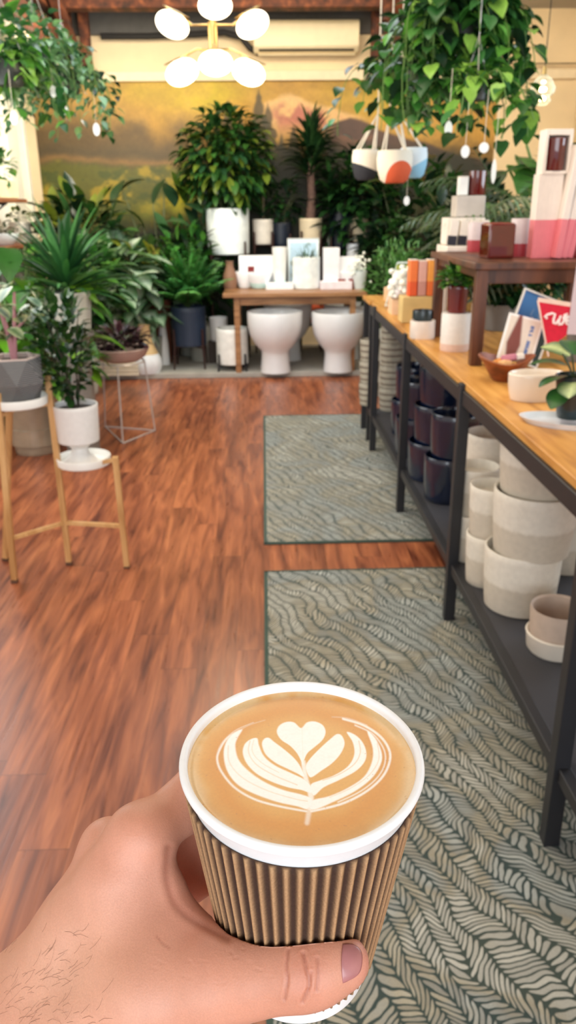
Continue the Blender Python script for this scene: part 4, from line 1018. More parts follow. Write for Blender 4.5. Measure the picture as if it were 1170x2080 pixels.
# fern in navy planter, in front of table left
fp, r, h = stand_and_pot(386, 700, 70, 74, 7.5, pm('navy_matte', (38, 52, 74), .5, var=.06), 'dark walnut stand with legs gripping the navy fern planter', 'lush green fern in a matte navy planter left of the wooden table', 'potted_fern', up=.16)
foliage_fronds(fp, (0, 0, h * .95), 70, .52, [(62, 128, 66), (84, 156, 76), (50, 108, 60), (106, 176, 92)], 21, 20, .034, .13, .75, (.5, 1.5))
wp, r, h = stand_and_pot(473, 737, 64, 68, 7.35, pm('white_satin_pot', (240, 240, 236), .4), 'low black metal stand under the empty white planter', 'empty white cylinder planter in a black stand beside the wooden table', 'planter', standmat=steel, up=.1, cat='plant pot', taper=1.0)
l, r = seat(436, 722, PLZ + .20, 24)
s_ = thing('plant_pot', 'small pale blue white pot behind the white cylinder planter', 'plant pot', (l[0], 7.75, .25)); obj('pot_body', MB().lathe(pot_prof(.09, .22, .9), 28), whitem2, s_)
tag(obj('display_block', MB().box((l[0], 7.75, .1475), (.2, .2, .203)), pm('dark_bench', (46, 34, 28), .6)), 'dark block raising the small pale blue white pot', 'display block')
# gourd vase and white candle
l, r = seat(300, 762, PLZ, 62)
gd = thing('bottle_vase', 'bottle shaped vase with white base and tan neck on the plinth', 'vase', l); h = hm(l, 92)
obj('body', MB().lathe([(.0001, 0), (r * .85, 0), (r, h * .14), (r * .95, h * .30), (r * .72, h * .45), (r * .5, h * .62), (r * .36, h * .8), (r * .34, h * .96), (r * .4, h), (r * .26, h), (r * .22, h * .8), (.0001, h * .7)], 36), two_tone('vase_dip', h * .40, (206, 176, 128), (232, 238, 244)), gd)
l, r = seat(335, 742, PLZ, 22)
s_ = thing('slim_vase', 'slim tall white vase between the bottle vase and the fern stand', 'vase', l); obj('body', MB().lathe([(.0001, 0), (r, 0), (r * .9, .2), (r * .6, .36), (r * .55, .4), (r * .4, .4), (.0001, .3)], 24), whitem2, s_)
# ================================================================== LEFT SIDE
# front plant stand of pale pine, two tiers
A, B_, C_ = atZ(30, 1183, 0), atZ(141, 1147, 0), atZ(258, 1153, 0)
D_0 = atZ(4, 1148, 0)
tA = atY(-6, 800, A[1] - .02); tB = atY(97, 764, B_[1] - .02); tC = atY(234, 928, C_[1] - .03)
lt_, lr_ = seat(173, 958, .455, 108); ut_ = atY(36, 822, 3.08); ur = msz(ut_, 61)
ps = thing('plant_stand', 'two tier pale pine plant stand with round white trays at the left', 'plant stand', (float(B_[0]), float(B_[1]), 0))
O_ = np.array([B_[0], B_[1], 0])
def leg_bar(a, b, w_=.0165):
    return MB().tube([tuple(np.array(a) - O_), tuple(np.array(b) - O_)], w_, 4)
for a, b in ((A, tA), (B_, tB), (C_, tC), (np.array([D_0[0] , D_0[1] + .05, 0]), np.array([tA[0] - .02, tA[1] + .2, .74]))):
    m = leg_bar(a, b); m.cur = (1, 1, 1)
    lo = obj('leg', m, pine, ps, bevel=.001, ang=20)
    aa = np.array(a) - O_
    obj('foot_cap', MB().tube([tuple(aa + np.array([0, 0, .0])), tuple(aa + (np.array(b) - np.array(a)) * .02)], .0172, 4), pm('brown_foot', (92, 62, 44), .7), lo)
def on_line(a, b, z): t = (z - a[2]) / (b[2] - a[2]); return np.array(a) + (np.array(b) - np.array(a)) * t
zc = .20
for a, b in (((A, tA), (B_, tB)), ((B_, tB), (C_, tC))):
    obj('cross_bar', leg_bar(on_line(a[0], a[1], zc), on_line(b[0], b[1], zc), .011), pine, ps, ang=20)
pc = np.array([lt_[0], lt_[1], .455]); pu = np.array([ut_[0], ut_[1], ut_[2]])
obj('tray_bar', leg_bar(tC + np.array([0, 0, -.012]), pc + np.array([0, 0, -.008]), .011), pine, ps, ang=20)
obj('tray_bar', leg_bar(on_line(B_, tB, .44), pc + np.array([0, 0, -.008]), .009), pine, ps, ang=20)
obj('tray_bar', leg_bar(on_line(B_, tB, pu[2] - .012), pu + np.array([0, 0, -.012]), .011), pine, ps, ang=20)
obj('tray_bar', leg_bar(on_line(A, tA, pu[2] - .02), pu + np.array([0, 0, -.012]), .009), pine, ps, ang=20)
trm = pm('white_tray', (242, 242, 238), .35, var=.02)
def tray(c, r, lab):
    s_ = thing('saucer_tray', lab, 'tray', tuple(c), 0, 'round white trays of the pine stand')
    obj('tray_body', MB().lathe([(.0001, 0), (r * .94, 0), (r * .97, .003), (r, .032), (r * .99, .035), (r * .955, .035), (r * .94, .009), (.0001, .008)], 44), trm, s_)
tray(pc, lr_, 'round white tray on the lower tier of the pine stand'); tray(pu, ur, 'round white tray on the upper tier of the pine stand')
# white footed pot with dark shrub
l = (pc[0] - .012, pc[1], pc[2] + .0085); r = msz(pc, 44)
fp_ = potted('footed_planter', 'dark upright shrub in a white footed planter on the lower tray', 'potted plant', (l[0], l[1], l[2] + .092), r, .155, pm('soft_white_ceramic', (232, 230, 228), .45, var=.03, scale=50), .93)
obj('foot', MB().lathe([(.0001, -.092), (r * .78, -.092), (r * .74, -.082), (r * .42, -.055), (r * .36, -.03), (r * .55, -.010), (r * .8, .0), (.0001, .001)], 36), pm('soft_white_ceramic', (232, 230, 228), .45), fp_)
foliage_bush(fp_, (-.03, 0, .385), (.115, .11, .225), 420, .056, .032, 'oval', [(22, 50, 24), (32, 66, 28), (44, 82, 34), (60, 96, 44)], 301, up=.7, base=(0, 0, .135), stems=10, stem_r=.004, stem_col=(60, 52, 40), shell=.15)
# geometric faceted pot
gx, gz = (pu[0] + .012, pu[2] + .0085)
gr_ = msz(pu, 57)
gp = thing('faceted_planter', 'dark grey faceted pot with incised lines holding a pink stemmed plant', 'potted plant', (gx, pu[1], gz), .25)
n = 6; hg = hm(pu, 88); vs = []; rr = [(.66, 0, 0), (1.0, .48, .5), (.86, 1.0, 0)]
for k_, (f_, z_, o_) in enumerate(rr):
    for i in range(n): a = 2 * PI * (i + o_) / n; vs.append((gr_ * f_ * math.cos(a), gr_ * f_ * math.sin(a), hg * z_))
fs = [tuple(range(n))[::-1]]
for k_ in range(2):
    for i in range(n):
        j = (i + 1) % n; a, b, c, d = k_ * n + i, k_ * n + j, (k_ + 1) * n + i, (k_ + 1) * n + j
        fs += [(a, b, c), (b, d, c)] if k_ == 0 else [(a, d, c), (a, b, d)]
def incised():
    q = NT('incised_grey_ceramic'); g = q.n('TexCoord').outputs['Object']
    nx_ = q.n('NewGeometry').outputs['True Normal']
    w1 = q.n('TexWave', {'Vector': q.n('VectorMath', {0: g, 1: nx_}, operation='CROSS_PRODUCT').outputs[0], 'Scale': 60.0, 'Distortion': .6}).outputs[0]
    q.set(Base_Color=q.ramp(w1, [(.5, lin((56, 58, 64))), (.9, lin((150, 148, 146)))]), Roughness=.55); q.bump(w1, .3, .002); return q.m
m = MB(); m.add(vs, fs); inn = []
obj('pot_body', m, incised(), gp, smooth=False)
rim = MB(); top = [Vector(vs[2 * n + i]) for i in range(n)]; vv = []
for i in range(n):
    vv += [top[i], top[i] + Vector((0, 0, .006)), top[i] * .90 + Vector((0, 0, hg * .1 + .006)), top[i] * .88 + Vector((0, 0, -.02))]
rim.add(vv, [(i * 4 + j, ((i + 1) % n) * 4 + j, ((i + 1) % n) * 4 + j + 1, i * 4 + j + 1) for i in range(n) for j in range(3)])
obj('rim', rim, pm('blush_rim', (206, 188, 180), .5), gp, smooth=False)
obj('soil', MB().lathe([(.0001, hg * .93), (gr_ * .78, hg * .93), (.0001, hg * .9)], 14), pm('potting_soil', (38, 28, 22), .95), gp)
stm = MB(); hz_ = hg * .9
stm.tube([(0, 0, hz_), (-.01, 0, hz_ + .10), (-.045, 0, hz_ + .30)], [.013, .010, .006], 8); stm.tube([(0, 0, hz_), (.012, 0, hz_ + .11), (.03, .01, hz_ + .26)], [.009, .008, .005], 8); stm.tube([(-.01, 0, hz_ + .1), (.07, -.01, hz_ + .17)], [.007, .004], 8)
obj('stems', stm, pm('pink_stem', (184, 128, 136), .5, var=.15), gp)
rg = random.Random(9); lf = MB()
for i in range(30):
    b = Vector((rg.uniform(-.12, .13), rg.uniform(-.08, .06), hz_ + rg.uniform(.10, .34)))
    leaf(lf, b, (rg.uniform(-1, 1), rg.uniform(-1, .4), rg.uniform(-.5, .5)), rg.uniform(.06, .09), rg.uniform(.045, .065), 'round', lin(rg.choice([(64, 98, 92), (84, 120, 106), (70, 110, 60)])), lin(rg.choice([(206, 206, 176), (150, 176, 150), (180, 190, 150)])), .15, .7, rg)
obj('foliage', lf, attr_mat('leaf_tissue', 0.32, 0.2), gp, ang=180)
# large philodendron behind the front stand, in the silvery planter on the floor
sl, sr = seat(78, 928, 0, 92)
sp_ = thing('ribbed_planter', 'pale glazed floor planter behind the pine stand with huge green leaves', 'potted plant', sl)
hS = hm(sl, 128)
add_pot(sp_, sr * 1.2, hS, pm('taupe_glaze', (158, 142, 122), .16, var=.12, scale=12, coat=.6), .78)
obj('band', MB().lathe([(sr * 1.0, hS * .14), (sr * 1.06, hS * .15), (sr * 1.09, hS * .40), (sr * 1.03, hS * .41)], 36), pm('taupe_glaze', (158, 142, 122), .16), sp_)
rg = random.Random(17); lf = MB(); stx = MB()
for i in range(64):
    a = rg.uniform(PI * .9, 2.2 * PI); rr_ = rg.uniform(.10, .48); z_ = hS + rg.uniform(.12, .86)
    b = Vector((math.cos(a) * rr_ - .04, math.sin(a) * rr_ * .7, z_))
    leaf(lf, b, (math.cos(a), math.sin(a), rg.uniform(-.5, .4)), rg.uniform(.20, .30), rg.uniform(.13, .19), 'heart', pick([(60, 112, 28), (84, 138, 30), (44, 88, 30), (104, 150, 40)], rg), None, .2, .9, rg)
    stx.tube([(0, 0, hS * .9), b * .5 + Vector((0, 0, hS * .55)), b], [.009, .007, .005], 6)
o = obj('foliage', lf, attr_mat('leaf_tissue', 0.32, 0.2), sp_, ang=180); s_ = o.modifiers.new('s', 'SUBSURF'); s_.levels = 1; s_.render_levels = 1
obj('stems', stx, pm('stem_90_110_50', (90, 110, 50), .6), sp_)
# grey wedge pot between the stands
l, r = seat(128, 900, 0, 60)
potted('floor_planter', 'tall lavender grey tapered floor pot behind the white footed planter', 'plant pot', (l[0] - .03, l[1] + .25, 0), .15, .44, pm('lavender_grey', (150, 148, 162), .5), .6)
# basket at far left edge
l, r = seat(-8, 915, 0, 90)
potted('woven_planter', 'brown woven floor basket cut by the left edge of the view', 'basket', l, r, .40, pm('woven_seagrass', (128, 104, 62), .9, var=.4, scale=70, bump=.8), .9)
# agave / yucca
yz = atY(136, 592, 4.75)
ys = thing('plant_pedestal', 'grey column pedestal lifting the spiky yucca', 'pedestal', (yz[0], 4.75, 0))
obj('column', MB().lathe([(.0001, 0), (.13, 0), (.13, .02), (.10, .05), (.10, yz[2] - .28), (.13, yz[2] - .25), (.13, yz[2] - .23), (.0001, yz[2] - .23)], 28), pm('grey_glaze', (120, 116, 112), .4), ys)
yp = potted('potted_yucca', 'spiky green yucca with long sword leaves in a pale grey pot', 'potted plant', (yz[0], 4.75, yz[2] - .23), .135, .23, pm('grey_white_stone', (178, 178, 168), .5), .85)
foliage_straps(yp, (0, 0, .22), 90, .42, .036, [(40, 84, 46), (56, 108, 58), (30, 66, 40), (92, 146, 90)], 77, 1.25, .55, .10)
# variegated big leaves cluster
def mixed(name, lab, loc, r, h, c, rad, n_, L_, W_, kind, pal, seed, edge=None, mat=None, droop=.7, up=.25, **kw):
    root = potted(name, lab, 'potted plant', loc, r, h, mat or pm('grey_white_stone', (178, 178, 168), .5), .85)
    foliage_bush(root, c, rad, n_, L_, W_, kind, pal, seed, droop, edge, up, base=(0, 0, h * .88), **kw); return root
PALE = [(196, 214, 196), (214, 226, 206), (168, 196, 168)]
mixed('potted_aglaonema', 'plant with silvery variegated leaves right of the yucca, upper one', (-1.42, 7.50, .045), .14, .40, (0, -.05, .86), (.36, .26, .26), 150, .30, .17, 'oval', PALE, 401, [(48, 100, 52), (64, 120, 60)], up=.2)
mixed('potted_aglaonema', 'plant with silvery variegated leaves just above the wire stand', (-1.10, 7.62, .045), .13, .28, (-.06, -.05, .56), (.34, .24, .24), 130, .28, .16, 'oval', PALE, 402, [(44, 92, 50), (60, 112, 60)], up=.1)
mixed('potted_calathea', 'mid green leafy floor plant behind the white footed planter', (-1.72, 5.45, 0), .15, .34, (0, 0, .64), (.34, .3, .30), 240, .17, .08, 'oval', G_DARK + G_MID, 403)
mixed('potted_schefflera', 'dark green bushy plant low between the yucca and the fern', (-.62, 7.85, .045), .13, .34, (-.10, .0, .86), (.28, .2, .36), 260, .16, .07, 'oval', G_DARK + G_MID, 404)
mixed('potted_philodendron', 'bright green leafy plant between the yucca pedestal and the mural', (-1.55, 6.6, 0), .16, .36, (0, .1, .85), (.40, .3, .42), 300, .18, .09, 'heart', G_MID + G_DARK, 405)
mixed('rubber_tree', 'tall olive green leafy tree against the left part of the mural', (-1.66, 7.6, .045), .18, .40, (0, .0, 1.10), (.40, .3, .42), 340, .22, .10, 'oval', G_DARK + G_OLIVE, 406, stem_r=.01)
rt = potted('fiddle_leaf_tree', 'tall tree with a few large drooping dark leaves left of the umbrella tree', 'potted plant', (-1.02, 8.2, .045), .16, .38, pm('charcoal_pot', (44, 46, 50), .5), .85)
rg = random.Random(31); lf = MB(); sb = MB()
for i in range(26):
    b = Vector((rg.uniform(-.50, .34), rg.uniform(-.1, .1), rg.uniform(.95, 1.78))); d = Vector((rg.uniform(-1, 1), rg.uniform(-.8, .2), rg.uniform(-.6, .4)))
    leaf(lf, b, d, rg.uniform(.26, .36), rg.uniform(.13, .18), 'oval', pick([(28, 54, 34), (44, 74, 44), (60, 96, 60), (70, 96, 30)], rg), None, .2, 1.1, rg)
    if i % 3 == 0: sb.tube([(0, 0, .34), (b.x * .4, 0, .9), b], [.012, .009, .005], 6)
o = obj('foliage', lf, attr_mat('leaf_tissue', 0.32, 0.2), rt, ang=180); s_ = o.modifiers.new('s', 'SUBSURF'); s_.levels = 1; s_.render_levels = 1
obj('stems', sb, pm('stem_90_100_70', (90, 100, 70), .6), rt)
yl = potted('lime_plant', 'small plant with lime yellow leaves between the fiddle leaf tree and the fern', 'potted plant', (-1.02, 7.75, .045), .13, .60, pm('terracotta_brown', (110, 62, 44), .7), .85)
foliage_bush(yl, (0, 0, .88), (.20, .14, .2), 60, .13, .07, 'oval', [(176, 168, 60), (196, 180, 90), (120, 130, 50), (60, 90, 40)], 33, base=(0, 0, .5))
# wire stand with bowl of purple leaves
f1, f2, f3 = atZ(250, 902, 0), atZ(315, 876, 0), atZ(214, 868, 0)
wc = (f1 + f2 + f3) / 3; wz = .50; bwl_r = .19
ws = thing('wire_stand', 'thin white wire plant stand with triangular feet on the wood floor', 'plant stand', (wc[0], wc[1], 0)); wm = pm('white_wire', (206, 200, 198), .35, metal=.3)
O2 = np.array([wc[0], wc[1], 0])
for f_ in (f1, f2, f3):
    v_ = (f_ - O2); t1 = v_ * .80; obj('leg', MB().tube([tuple(v_ + np.array([0, 0, .006])), (t1[0], t1[1], wz)], .0055, 6), wm, ws)
rgm = MB(); rgm.tube([tuple((f - O2) + np.array([0, 0, .006])) for f in (f1, f2, f3, f1)], .0055, 6)
rgm.tube([(.15 * math.cos(a * PI / 12), .15 * math.sin(a * PI / 12), wz) for a in range(25)], .0055, 6); obj('ring', rgm, wm, ws)
bl = thing('shallow_planter', 'shallow pinkish bowl planter of dark purple leaved plants on the wire stand', 'potted plant', (wc[0], wc[1], wz + .006))
obj('bowl', MB().lathe([(.0001, 0), (bwl_r * .6, 0), (bwl_r * .85, .03), (bwl_r, .085), (bwl_r * .98, .09), (bwl_r * .93, .085), (.0001, .07)], 40), pm('pinkish_clay', (186, 160, 150), .6, var=.1), bl)
foliage_bush(bl, (0, 0, .135), (.18, .15, .07), 220, .075, .04, 'oval', [(44, 26, 34), (62, 34, 44), (30, 22, 28), (90, 60, 66)], 51, up=.5, base=(0, 0, .07), stem_r=.003)
# low white box on plinth edge
l, r = seat(222, 768, PLZ, 66)
s_ = thing('slatted_crate', 'low white slatted crate on the plinth behind the wire stand', 'crate', (l[0], l[1] + .05, PLZ))
for k in range(3): obj('slat', MB().box((0, -.12, .02 + k * .035), (.56, .015, .028)), pm('aged_white_wood', (226, 216, 194), .6), s_)
obj('crate_body', MB().box((0, .02, .055), (.52, .22, .11)), pm('aged_white_wood', (226, 216, 194), .6), s_)
# wall shelves on the left wall
shm = grain('shelf_wood', (110, 62, 40), (146, 92, 62), (170, 112, 78), (10, 1.5, 10))
for zz, y0, y1, lab in ((1.165, 5.6, 7.7, 'lower brown wooden wall shelf at the left holding white pots'), (1.52, 5.9, 7.35, 'upper brown wooden wall shelf at the left holding a cream trough')):
    s_ = thing('bracket_shelf', lab, 'shelf', (XL, y0, zz), 0, 'wall shelves at the left')
    obj('board', MB().box((.15, (y1 - y0) / 2, 0), (.30, y1 - y0, .03)), shm, s_, bevel=.003)
    for yy in (.25, y1 - y0 - .3):
        bm_ = MB(); bm_.box((.01, yy, -.09), (.02, .025, .15)); bm_.box((.11, yy, -.024), (.2, .025, .018)); bm_.tube([(.02, yy, -.15), (.19, yy, -.03)], .008, 6); obj('bracket', bm_, steel, s_)
s_ = thing('plant_pot', 'white rounded pot with small sprout at the right end of the lower wall shelf', 'potted plant', (XL + .19, 7.42, 1.181)); add_pot(s_, .095, .17, pm('warm_white_pot', (240, 232, 216), .4), .9)
foliage_bush(s_, (-.01, 0, .22), (.09, .08, .06), 16, .09, .05, 'oval', [(84, 96, 40), (60, 80, 36)], 61, base=(0, 0, .15), stem_r=.003)
s_ = thing('shallow_planter', 'wide blue white bowl on the lower wall shelf at the left edge', 'bowl', (XL + .165, 6.95, 1.181)); add_pot(s_, .14, .09, pm('cool_white_pot', (238, 246, 248), .35), .6, belly=.1)
foliage_bush(s_, (0, 0, .12), (.13, .1, .05), 70, .05, .03, 'round', [(150, 120, 96), (110, 100, 84), (90, 110, 80)], 62, base=(0, 0, .08), stem_r=.003)
s_ = thing('trough_planter', 'cream yellow trough planter with green sprig on the upper wall shelf', 'potted plant', (XL + .16, 7.0, 1.536))
obj('trough', MB().box((0, 0, .07), (.2, .5, .14)), pm('cream_yellow', (240, 232, 190), .5), s_, bevel=.01)
foliage_bush(s_, (.03, 0, .26), (.10, .20, .12), 70, .09, .06, 'oval', G_BRIGHT, 63, base=(0, 0, .13))
s_ = thing('hung_planter', 'green leafy plant in a small white wall planter above the cream trough', 'potted plant', (XL + .14, 6.85, 1.95)); add_pot(s_, .09, .12, pm('warm_white_pot', (240, 232, 216), .4), .85)
foliage_bush(s_, (.03, 0, .16), (.10, .16, .12), 60, .09, .06, 'oval', G_BRIGHT + [(220, 170, 80)], 64, base=(0, 0, .11))

# ================================================================== HANGING PLANTS
wire = pm('steel_wire', (176, 172, 168), .3, metal=.6)
def hanging(lab, px, py, Yd, rpx, n_, ln, L_, W_, pal, seed, zc_=3.18, potcol=(60, 62, 58), kind='heart', edge=None, sway=.08, rad=None, extra=0, dome=None):
    p = atY(px, py, Yd); r = msz(p, rpx)
    root = thing('hanging_plant', lab, 'hanging plant', tuple(p), 0)
    add_pot(root, r, r * 1.4, pm('hang_pot_%d' % potcol[0], potcol, .5), .75)
    wr_ = MB(); apx = Vector((0, 0, r * 4.5))
    for k in range(3): a = k * 2 * PI / 3 + .4; wr_.tube([(math.cos(a) * r * .98, math.sin(a) * r * .98, r * 1.3), tuple(apx)], .0022, 5)
    wr_.tube([tuple(apx), (0, 0, max(apx.z + .02, zc_ - p[2]))], .0022, 5)
    obj('hanger', wr_, wire, root)
    foliage_vines(root, (0, 0, r * 1.35), (rad or r * 1.6), n_, ln, L_, W_, pal, seed, kind, edge, sway)
    if extra: 
        f = foliage_bush(root, (0, 0, r * 1.7), dome or (r * 1.9, r * 1.7, r * 1.3), extra, L_, W_, kind, pal, seed + 1, 1.0, edge, .1, stems=0, name='crown')
    return root
hanging('huge bright pothos with glossy leaves hanging at upper right above the white rope pots', 938, 92, 4.0, 46, 40, (.10, .58), .092, .070, G_BRIGHT + G_DARK, 501, extra=520, dome=(.25, .24, .28), rad=.17)
hanging('darker small leaved pothos hanging just left of the huge one over the rope pots', 845, 190, 4.5, 34, 22, (.05, .38), .085, .065, G_DARK + G_MID + [(60, 120, 70)], 503, extra=160, dome=(.24, .2, .2), rad=.2)
hanging('bright pothos trailing between the huge one and the amber candle jar', 965, 205, 3.7, 26, 12, (.05, .30), .085, .065, G_BRIGHT, 505, rad=.13, extra=60)
hanging('bright green hanging plant at the far left edge in front of the white wall', 22, 175, 4.9, 34, 22, (.1, .42), .10, .07, G_BRIGHT, 507, extra=140, dome=(.2, .2, .2))
hanging('bluish green trailing plant second from the left under the ceiling soffit', 84, 150, 5.4, 34, 30, (.15, .50), .07, .048, G_BLUE, 509, potcol=(40, 56, 58), extra=170, dome=(.18, .18, .18))
hanging('darker trailing plant with long vines nearest the mural at the upper left', 138, 195, 6.0, 30, 30, (.1, .46), .07, .048, G_BLUE + G_DARK, 511, potcol=(48, 52, 48), extra=150, dome=(.19, .16, .17), rad=.15)
# rope pots
ropem = pm('cotton_rope', (226, 214, 196), .9, var=.1)
def rope_pot(lab, px, py, wpx, hpx, Yd, c1, c2, spl, tpx, tilt=0):
    p = atY(px, py, Yd); r = msz(p, wpx / 2); h = msz(p, hpx)
    root = thing('rope_hanging_pot', lab, 'hanging pot', tuple(p), 0, 'painted rope pots hanging below the pothos')
    q = NT('painted_rope_pot'); o3 = q.n('TexCoord').outputs['Object']; s3 = q.n('SeparateXYZ', {0: o3})
    if spl == 'disc':
        dx = q.math('SUBTRACT', s3.outputs[0], r * .25); dz = q.math('SUBTRACT', s3.outputs[2], h * .12)
        m = q.math('LESS_THAN', q.math('ADD', q.math('POWER', q.math('DIVIDE', dx, r * .8), 2.0), q.math('POWER', q.math('DIVIDE', dz, h * .55), 2.0)), 1.0)
    else: m = q.math('LESS_THAN', q.math('ADD', s3.outputs[2], q.math('MULTIPLY', s3.outputs[0], spl)), h * .42)
    wv_ = q.n('TexWave', {'Vector': o3, 'Scale': 40.0}, bands_direction='Z').outputs[0]
    q.set(Base_Color=q.mix(m, lin(c1), lin(c2)), Roughness=.85); q.bump(wv_, .4, .004)
    obj('pot_body', MB().lathe([(.0001, 0), (r * .55, 0), (r * .8, h * .12), (r * .97, h * .45), (r, h * .75), (r * .93, h), (r * .86, h), (r * .85, h * .8), (.0001, h * .78)], 36), q.m, root)
    ap = atY(tpx, 232, Yd) - p; rp = MB()
    for k in range(4): a = k * PI / 2 + .5; rp.tube([(math.cos(a) * r * .9, math.sin(a) * r * .9, h * .95), (ap[0], 0, ap[2])], .0045, 6)
    rp.tube([(ap[0], 0, ap[2]), (ap[0], 0, ap[2] + .7)], .004, 6); obj('rope', rp, ropem, root)
rope_pot('white rope hung pot with charcoal bottom, leftmost of the three', 741, 366, 54, 56, 4.9, (236, 228, 214), (44, 46, 54), .35, 768)
rope_pot('white rope hung pot with an orange painted disc, middle of the three', 800, 372, 72, 60, 4.75, (238, 226, 208), (214, 92, 54), 'disc', 792)
rope_pot('white rope hung pot with pale blue side, rightmost of the three', 838, 362, 56, 56, 4.95, (230, 238, 244), (150, 198, 224), -.5, 812)
# price tags
tagm = pm('white_tag', (246, 248, 246), .4, var=.01)
for px, py, Yd, wd, hh_, lab in ((42, 181 * 1, 0, 0, 0, None), (108, 186, 5.1, 13, 22, 'white oval price tag hanging in the bluish green vines'), (196, 263, 5.7, 14, 24, 'white oval price tag hanging lowest at the right of the left vines'), (28, 240, 4.6, 14, 26, 'white price tag hanging in front of the white wall at the left'), (133, 225, 5.6, 12, 16, 'white price tag in the shadowed middle of the left vines'), (911, 262, 3.6, 16, 30, 'bluish white oval tag dangling from the big pothos'), (983, 300, 3.5, 20, 20, 'round white tag on a string below the right side of the big pothos'), (945, 308, 3.6, 18, 24, 'square white tag under the big pothos'), (826, 408, 4.8, 12, 18, 'cream tag hanging below the blue rope pot'), (1003, 348, 3.55, 10, 46, 'long bluish glass strip hanging beside the amber candle jar')):
    if lab is None: continue
    p = atY(px, py, Yd); w2 = msz(p, wd / 2); h2 = msz(p, hh_ / 2)
    root = thing('price_tag', lab, 'price tag', tuple(p), 0, 'small tags hanging in the plants')
    obj('tag_card', MB().lathe([(.0001, -.0015), (.99, -.0015), (1, 0), (.99, .0015), (.0001, .0015)], 20, sx=w2, sy=h2, axis=None) if False else MB().lathe([(.0001, -.0015), (w2 * .97, -.0015), (w2, 0), (w2 * .97, .0015), (.0001, .0015)], 20, sy=h2 / w2), tagm, root, rot=(PI / 2, 0, 0))
    obj('tag_string', MB().tube([(0, 0, h2), (.003, 0, h2 + .19)], .0012, 5), ropem, root)

# ================================================================== RIGHT BACK PLANTS (behind the display table)
pp_ = potted('potted_palm', 'grey green fan palm arching over the far end of the riser', 'potted plant', (1.72, 4.35, 0), .2, .4, pm('charcoal_pot', (44, 46, 50), .5), .85)
sb = MB(); sb.tube([(0, 0, .36), (-.1, -.08, .8), (-.15, -.15, 1.27)], [.03, .025, .02], 8); obj('trunk', sb, pm('tree_bark', (98, 74, 66), .85), pp_)
foliage_fronds(pp_, (-.15, -.15, 1.25), 20, .85, [(96, 116, 84), (120, 136, 102), (74, 96, 68), (140, 152, 120)], 601, 22, .022, .20, 1.25, (.0, .8), az=(PI * .75, PI * 1.25), ldroop=1.0)
pp_ = potted('potted_palm', 'dark glossy palm filling the space above the cream tiered stand', 'potted plant', (1.75, 5.1, 0), .2, .4, pm('charcoal_pot', (44, 46, 50), .5), .85)
foliage_fronds(pp_, (-.1, -.1, .9), 22, .9, G_DARK + [(60, 90, 60)], 602, 20, .04, .22, .8, (.5, 1.45))
sb = MB(); sb.tube([(0, 0, .36), (-.1, -.1, .95)], [.04, .03], 8); obj('trunk', sb, pm('tree_bark', (98, 74, 66), .85), pp_)
bn = potted('banana_plant', 'tall broad leaved plant with thick slanting stems under the pendant bulb', 'potted plant', (2.42, 5.9, 0), .22, .42, pm('charcoal_pot', (44, 46, 50), .5), .85)
rg = random.Random(70); lf = MB(); sb = MB()
for i in range(90):
    b = Vector((rg.uniform(-.85, .6), rg.uniform(-.4, .3), rg.uniform(1.0, 1.82))); d = Vector((rg.uniform(-1, 1), rg.uniform(-1, .2), rg.uniform(-.3, .5)))
    leaf(lf, b, d, rg.uniform(.24, .36), rg.uniform(.12, .17), 'oval', pick([(52, 96, 44), (78, 128, 56), (100, 150, 66), (36, 70, 40)], rg), None, .2, .9, rg)
    if i % 3 == 0: sb.tube([(0, 0, .36), (b.x * .3, 0, .9), b], [.022, .017, .009], 8)
o = obj('foliage', lf, attr_mat('leaf_tissue', 0.32, 0.2), bn, ang=180); s_ = o.modifiers.new('s', 'SUBSURF'); s_.levels = 1; s_.render_levels = 1
obj('stems', sb, pm('stem_green', (112, 140, 70), .5), bn)
mixed('potted_ficus', 'dark bushy tree filling the right background behind the leaning boxes', (2.45, 4.45, 0), .2, .4, (0, 0, 1.2), (.6, .4, .55), 620, .17, .08, 'oval', G_DARK + G_MID, 603, stem_r=.012)
mixed('potted_ficus', 'dark leafy tree behind the riser below the arching palm', (1.72, 6.75, 0), .2, .4, (0, 0, 1.0), (.55, .4, .6), 600, .17, .08, 'oval', G_DARK, 604, stem_r=.012)
mixed('potted_ficus', 'dense dark tree right of the wooden table against the mural', (1.45, 7.7, .045), .2, .4, (0, .1, 1.05), (.55, .4, .75), 700, .18, .08, 'oval', G_DARK, 605, stem_r=.012)
mixed('potted_ficus', 'dense dark shrub between the dracaena tree and the rope pots', (.95, 8.3, .045), .18, .5, (0, .0, 1.45), (.42, .24, .45), 420, .17, .07, 'lance', G_DARK, 606, stem_r=.012)
mixed('potted_ficus', 'dark low shrub behind the fern and the big white planter', (-.72, 8.2, .045), .18, .4, (0, .0, .8), (.45, .20, .5), 360, .17, .07, 'oval', G_DARK, 607, stem_r=.012)
fz = mixed('fluffy_plant', 'feathery light green asparagus fern right of the wooden table', (1.05, 6.35, 0), .17, .55, (0, 0, .86), (.26, .22, .34), 1300, .07, .014, 'lance', [(84, 140, 66), (108, 164, 84), (64, 116, 60), (130, 176, 110)], 608, up=.5, shell=.1, stems=12, stem_r=.003)
